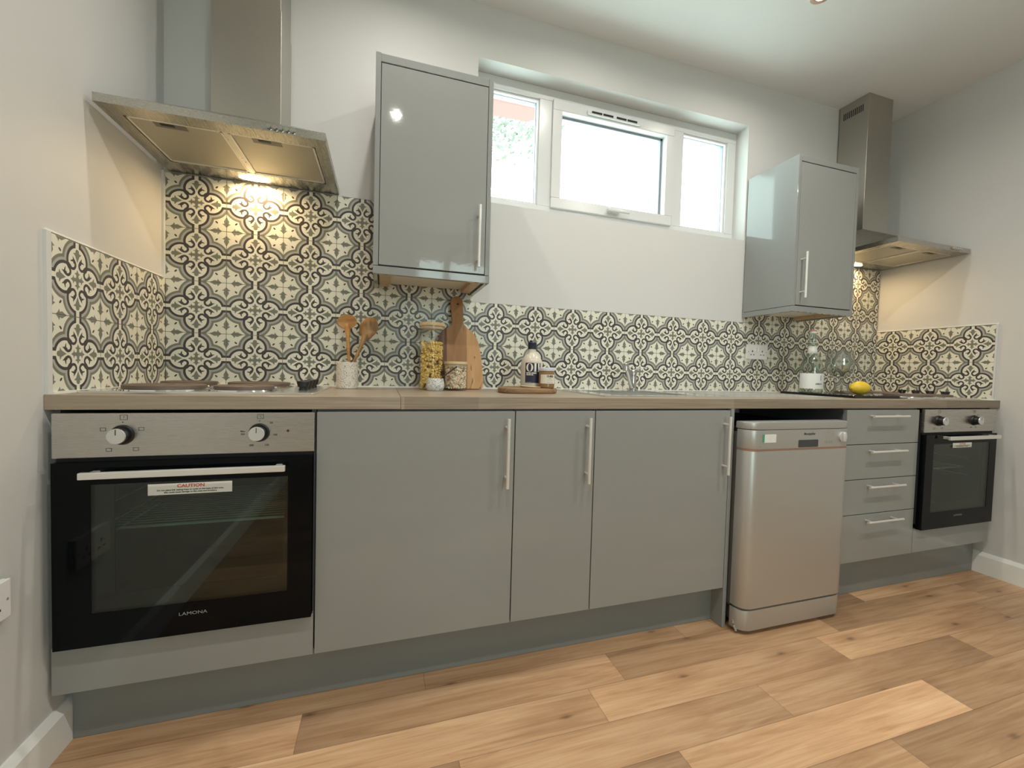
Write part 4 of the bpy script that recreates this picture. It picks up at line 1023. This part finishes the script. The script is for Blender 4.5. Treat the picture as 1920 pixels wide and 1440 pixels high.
def serving():
    z = ZT+.0004; b = new()
    o = [(1.243, -.350), (1.262, -.372), (1.31, -.382), (1.36, -.376), (1.41, -.372), (1.455, -.352), (1.486, -.318), (1.492, -.270), (1.478, -.215), (1.44, -.180), (1.38, -.168), (1.32, -.176), (1.275, -.205), (1.250, -.250), (1.238, -.305)]
    prism(b, o, 'z', z, z+.021, bev=.006)
    for f in b.faces: f.smooth = True
    ob = tag(obj('serving_board', b, M_RUSTIC), 'thick rustic live-edge serving board under the oil bottle and jam jar', 'serving board')
    zb = z+.0212
    # oil bottle
    x, y, r = 1.3965, -.252, .0460
    t = thing('oil_bottle', (x, y, zb), 'cream ceramic bottle with dark cap and navy OIL label', 'bottle')
    b = new(); lathe(b, [(0, zb), (r-.003, zb), (r, zb+.003), (r, zb+.098), (r-.002, zb+.110), (r-.008, zb+.122), (r-.018, zb+.134), (r-.0265, zb+.142), (r-.0295, zb+.150), (r-.0300, zb+.166), (0, zb+.166)], x, y, 48, caps=False); obj('bottle_body', b, mat('cream_glazed_ceramic', (.62, .56, .46), .18), t)
    b = new(); zc = zb+.160; lathe(b, [(.0175, zc), (.0180, zc+.006), (.0185, zc+.024), (.0195, zc+.026), (.0180, zc+.029), (0, zc+.030)], x, y, 36)
    lathe(b, [(.0065, zc+.030), (.0065, zc+.036), (.004, zc+.038)], x-.006, y, 14); obj('cap', b, mat('navy_cap', (.018, .025, .05), .35), t)
    F = lambda Z: face_cyl(x, y, r+.0004, Z, math.radians(-100))
    b = new(); n = 20; a0, a1 = math.radians(-144), math.radians(-58)
    for k in range(n):
        p, q = a0+(a1-a0)*k/n, a0+(a1-a0)*(k+1)/n; R = r+.0003
        b.faces.new([b.verts.new(v) for v in ((x+R*math.cos(p), y+R*math.sin(p), zb+.019), (x+R*math.cos(q), y+R*math.sin(q), zb+.019), (x+R*math.cos(q), y+R*math.sin(q), zb+.1020), (x+R*math.cos(p), y+R*math.sin(p), zb+.1020))])
    bmesh.ops.remove_doubles(b, verts=b.verts, dist=1e-6)
    lb = obj('bottle_label', b, mat('navy_label', (.030, .028, .065), .45), t); f0 = F(zb)
    b = new()
    def quad(xa, xb, za, zb_):   # small strips curved round the bottle
        s = max(1, int((xb-xa)/.004))
        for i in range(s):
            p, q = xa+(xb-xa)*i/s, xa+(xb-xa)*(i+1)/s
            b.faces.new([b.verts.new(f0(*v)) for v in ((p, za, .0004), (q, za, .0004), (q, zb_, .0004), (p, zb_, .0004))])
    def didO(cx_, cz_, rw, rh, iw, ih):
        n = 28
        A = [b.verts.new(f0(cx_+rw*math.cos(2*PI*i/n), cz_+rh*math.sin(2*PI*i/n), .0004)) for i in range(n)]; B = [b.verts.new(f0(cx_+iw*math.cos(2*PI*i/n), cz_+ih*math.sin(2*PI*i/n), .0004)) for i in range(n)]
        for i in range(n): b.faces.new((A[i], A[(i+1) % n], B[(i+1) % n], B[i]))
    zt0, zt1 = .0655, .1005
    didO(-.0165, (zt0+zt1)/2, .0145, .0175, .0068, .0160)
    quad(.0035, .0115, zt0, zt1); quad(.0010, .0140, zt1-.0012, zt1); quad(.0010, .0140, zt0, zt0+.0012)
    quad(.0200, .0265, zt0, zt1); quad(.0170, .0295, zt1-.0012, zt1); quad(.0170, .0350, zt0, zt0+.0016)
    text_mesh(b, 'EXTRA VIRGIN', .0066, f0 if False else (lambda X, Y, D: f0(X-.0300, Y+.0595, D)), 'LEFT', bold=.0004, sx=1.0)
    text_mesh(b, 'OLIVE OIL', .0066, lambda X, Y, D: f0(X-.0300, Y+.0525, D), 'LEFT', bold=.0004)
    text_mesh(b, '500 ML  16.9 FL OZ', .0028, lambda X, Y, D: f0(X-.0300, Y+.0215, D), 'LEFT')
    obj('label_lettering', b, M_CREAMINK, lb)
    # jam jar
    x, y, r = 1.4360, -.3260, .0325
    t = thing('jam_jar', (x, y, zb), 'small amber jam jar with white lid in front of the oil bottle', 'jar')
    b = new(); lathe(b, [(0, zb), (r-.004, zb), (r, zb+.004), (r, zb+.062), (r-.002, zb+.066), (r-.0045, zb+.068), (r-.0045, zb+.0745), (0, zb+.0745)], x, y, 40, caps=False); obj('glass_body', b, mat('amber_preserve', (.25, .145, .06), .12, spec=.6), t)
    b = new(); zc = zb+.0690; lathe(b, [(r-.003, zc), (r-.0005, zc+.002), (r-.0005, zc+.012), (r-.003, zc+.0140), (0, zc+.0135)], x, y, 40); obj('lid', b, mat('pale_lilac_lid', (.66, .64, .72), .35), t)
    b = new(); n = 20; a0, a1 = math.radians(-160), math.radians(-40); R = r+.0004
    for k in range(n):
        p, q = a0+(a1-a0)*k/n, a0+(a1-a0)*(k+1)/n
        b.faces.new([b.verts.new(v) for v in ((x+R*math.cos(p), y+R*math.sin(p), zb+.0190), (x+R*math.cos(q), y+R*math.sin(q), zb+.0190), (x+R*math.cos(q), y+R*math.sin(q), zb+.0555), (x+R*math.cos(p), y+R*math.sin(p), zb+.0555))])
    bmesh.ops.remove_doubles(b, verts=b.verts, dist=1e-6)
    lb = obj('jar_label', b, mat('cream_paper', (.74, .69, .58), .6), t); f1 = face_cyl(x, y, r+.0006, zb, math.radians(-86))
    b = new(); text_mesh(b, 'CURD', .0105, lambda X, Y, D: f1(X+.000, Y+.0485, D), bold=.0005); text_mesh(b, 'LEMON', .0035, lambda X, Y, D: f1(X, Y+.0405, D)); text_mesh(b, 'MADE WITH FRUIT', .003, lambda X, Y, D: f1(X, Y+.034, D)); text_mesh(b, 'NET WEIGHT 200G', .003, lambda X, Y, D: f1(X, Y+.024, D))
    obj('label_lettering', b, M_INK, lb)
    # small wooden knife
    b = new(); tube(b, [(1.310, -.330, zb+.012), (1.330, -.333, zb+.0068), (1.372, -.338, zb+.0040), (1.405, -.342, zb+.0036)], [.0028, .0045, .0050, .0030], 12, flat=.5)
    tag(obj('wooden_spreader', b, M_LID), 'little pale wooden spreader lying on the rustic board before the bottle', 'utensil')
serving()

def tray():
    z = ZT+.0004; x0, x1, y0, y1 = 2.965, 3.2965, -.492, -.100
    b = new(); prism(b, rrect(x0, 3.2965, y0, y1, .006), 'z', z, z+.0125, bev=.0015)
    m = mat('black_polished_granite', (.010, .010, .012), .06); tag(obj('granite_slab', b, m), 'black polished slab on the worktop under the bottle, glass and lemon', 'tray')
    zt = z+.0128
    # water bottle
    x, y, r = 3.0445, -.225, .0560
    x, y = 3.0200, -.235
    t = thing('glass_bottle', (x, y, zt), 'clear glass bottle with white label and white foil neck on the slab', 'bottle')
    b = new(); H = .338; prof = [(0, zt), (r-.004, zt), (r, zt+.005), (r, zt+.128), (r-.004, zt+.150), (r-.016, zt+.180), (r-.029, zt+.205), (r-.036, zt+.235), (r-.0385, zt+.300), (r-.0405, zt+.318), (r-.0405, zt+H-.01)]
    lathe(b, prof+[(r-.043, zt+H-.01)]+[(max(q-.003, 0), w if i else w+.004) for i, (q, w) in reversed(list(enumerate(prof[:-1])))], x, y, 44, caps=False)
    obj('bottle_glass', b, M_BOTGL, t)
    b = new(); lathe(b, [(0, zt+H-.018), (.0145, zt+H-.018), (.0165, zt+H-.012), (.0165, zt+H), (0, zt+H)], x, y, 24, caps=False); c = obj('stopper', b, mat('white_stopper', (.8, .79, .76), .35), t)
    b = new(); lathe(b, [(.0168, zt+H-.007), (.0168, zt+H-.002)], x, y, 24, caps=False); obj('red_band', b, mat('red_band', (.5, .07, .06), .4), c)
    b = new()
    for s_ in (-1, 1): tube(b, [(x+s_*.017, y, zt+H-.010), (x+s_*.0195, y, zt+H-.040), (x+s_*.021, y, zt+H-.068)], .0014, 8)
    tube(b, [(x-.021, y-.004, zt+H-.068), (x, y-.021, zt+H-.070), (x+.021, y-.004, zt+H-.068)], .0014, 8); obj('wire_bail', b, M_CHROME, t)
    def band(R0, R1, za, zb_, a0, a1, m, nm):
        b = new(); n = 26; a0, a1 = math.radians(a0), math.radians(a1)
        for k in range(n):
            p, q = a0+(a1-a0)*k/n, a0+(a1-a0)*(k+1)/n
            b.faces.new([b.verts.new(v) for v in ((x+R0*math.cos(p), y+R0*math.sin(p), za), (x+R0*math.cos(q), y+R0*math.sin(q), za), (x+R1*math.cos(q), y+R1*math.sin(q), zb_), (x+R1*math.cos(p), y+R1*math.sin(p), zb_))])
        bmesh.ops.remove_doubles(b, verts=b.verts, dist=1e-6)
        return obj(nm, b, m, t)
    pw = mat('white_paper_label', (.78, .79, .76), .55)
    band(r-.0318, r-.0372, zt+.213, zt+.252, 0, 360, pw, 'neck_label')
    lb = band(r+.0004, r+.0004, zt+.022, zt+.104, -205, -42, pw, 'bottle_label')
    f2 = face_cyl(x, y, r+.0007, zt, math.radians(-104))
    b = new()
    b.faces.new([b.verts.new(f2(*v)) for v in ((.0085, .066, 0), (.0115, .066, 0), (.0115, .094, 0), (.0085, .094, 0))])
    text_mesh(b, 'LEMON', .0105, lambda X, Y, D: f2(X, Y+.048, D), bold=.0003); obj('label_lettering', b, M_INK, lb)
    # wine glass
    x, y = 3.1920, -.262; zg = zt
    t = thing('wine_glass', (x, y, zg), 'large stemmed wine glass with etched bowl between bottle and lemon', 'glass')
    b = new(); lathe(b, [(0, zg), (.0500, zg), (.0505, zg+.0015), (.048, zg+.005), (.032, zg+.012), (.0225, zg+.018), (.0205, zg+.045), (.0210, zg+.075), (.0240, zg+.088), (0, zg+.089)], x, y, 40, caps=False); obj('stem', b, thin_glass('stem_glass', (.88, .90, .90), .16), t)
    def etched():
        m = thin_glass('etched_glass', (.90, .92, .91), .13); nt = m.node_tree
        vo = nt.nodes.new('ShaderNodeTexVoronoi'); vo.inputs['Scale'].default_value = 42; nt.links.new(objc(nt), vo.inputs['Vector'])
        bp = nt.nodes.new('ShaderNodeBump'); bp.inputs['Strength'].default_value = .5; bp.inputs['Distance'].default_value = .002; nt.links.new(vo.outputs['Distance'], bp.inputs['Height'])
        for n in nt.nodes:
            if n.type == 'BSDF_GLOSSY' or n.type == 'LAYER_WEIGHT': nt.links.new(bp.outputs[0], n.inputs['Normal'])
        return m
    pr = [(.0, .088), (.022, .090), (.042, .100), (.0580, .119), (.0660, .142), (.0670, .162), (.0620, .195), (.0540, .234)]
    b = new(); lathe(b, [(a, zg+c) for a, c in pr]+[(max(a-.0015, 0), zg+c+(.0015 if i < 4 else 0)) for i, (a, c) in reversed(list(enumerate(pr)))], x, y, 48, caps=False); obj('bowl', b, etched(), t)
    # lemon
    x, y, zc = 3.160, -.390, zt+.0345; b = new()
    prof = []
    for k in range(19):
        th = PI*k/18; q = math.cos(th); rr = .0345*math.sin(th)**.92; L = -q*.0500
        if k in (0, 18): L *= 1.10
        prof.append((rr, L))
    n = 32; rings = []
    ax = Vector((math.cos(.25), math.sin(.25)*-.8, .02)).normalized(); s, u_ = frame_for(ax)
    for rr, L in prof:
        if rr < 1e-5: rings.append([b.verts.new(Vector((x, y, zc))+ax*L)])
        else: rings.append([b.verts.new(Vector((x, y, zc))+ax*L+s*rr*math.cos(2*PI*j/n)+u_*rr*math.sin(2*PI*j/n)) for j in range(n)])
    for a, c in zip(rings, rings[1:]):
        for j in range(n):
            k = (j+1) % n
            b.faces.new([a[0], c[j], c[k]] if len(a) == 1 else ([a[j], a[k], c[0]] if len(c) == 1 else [a[j], a[k], c[k], c[j]]))
    tag(obj('lemon', b, mat('lemon_peel', (.80, .55, .045), .38, bump=(220, .35, .001)), smooth=True), 'bright yellow lemon lying on the black slab beside the wine glass', 'fruit')
tray()
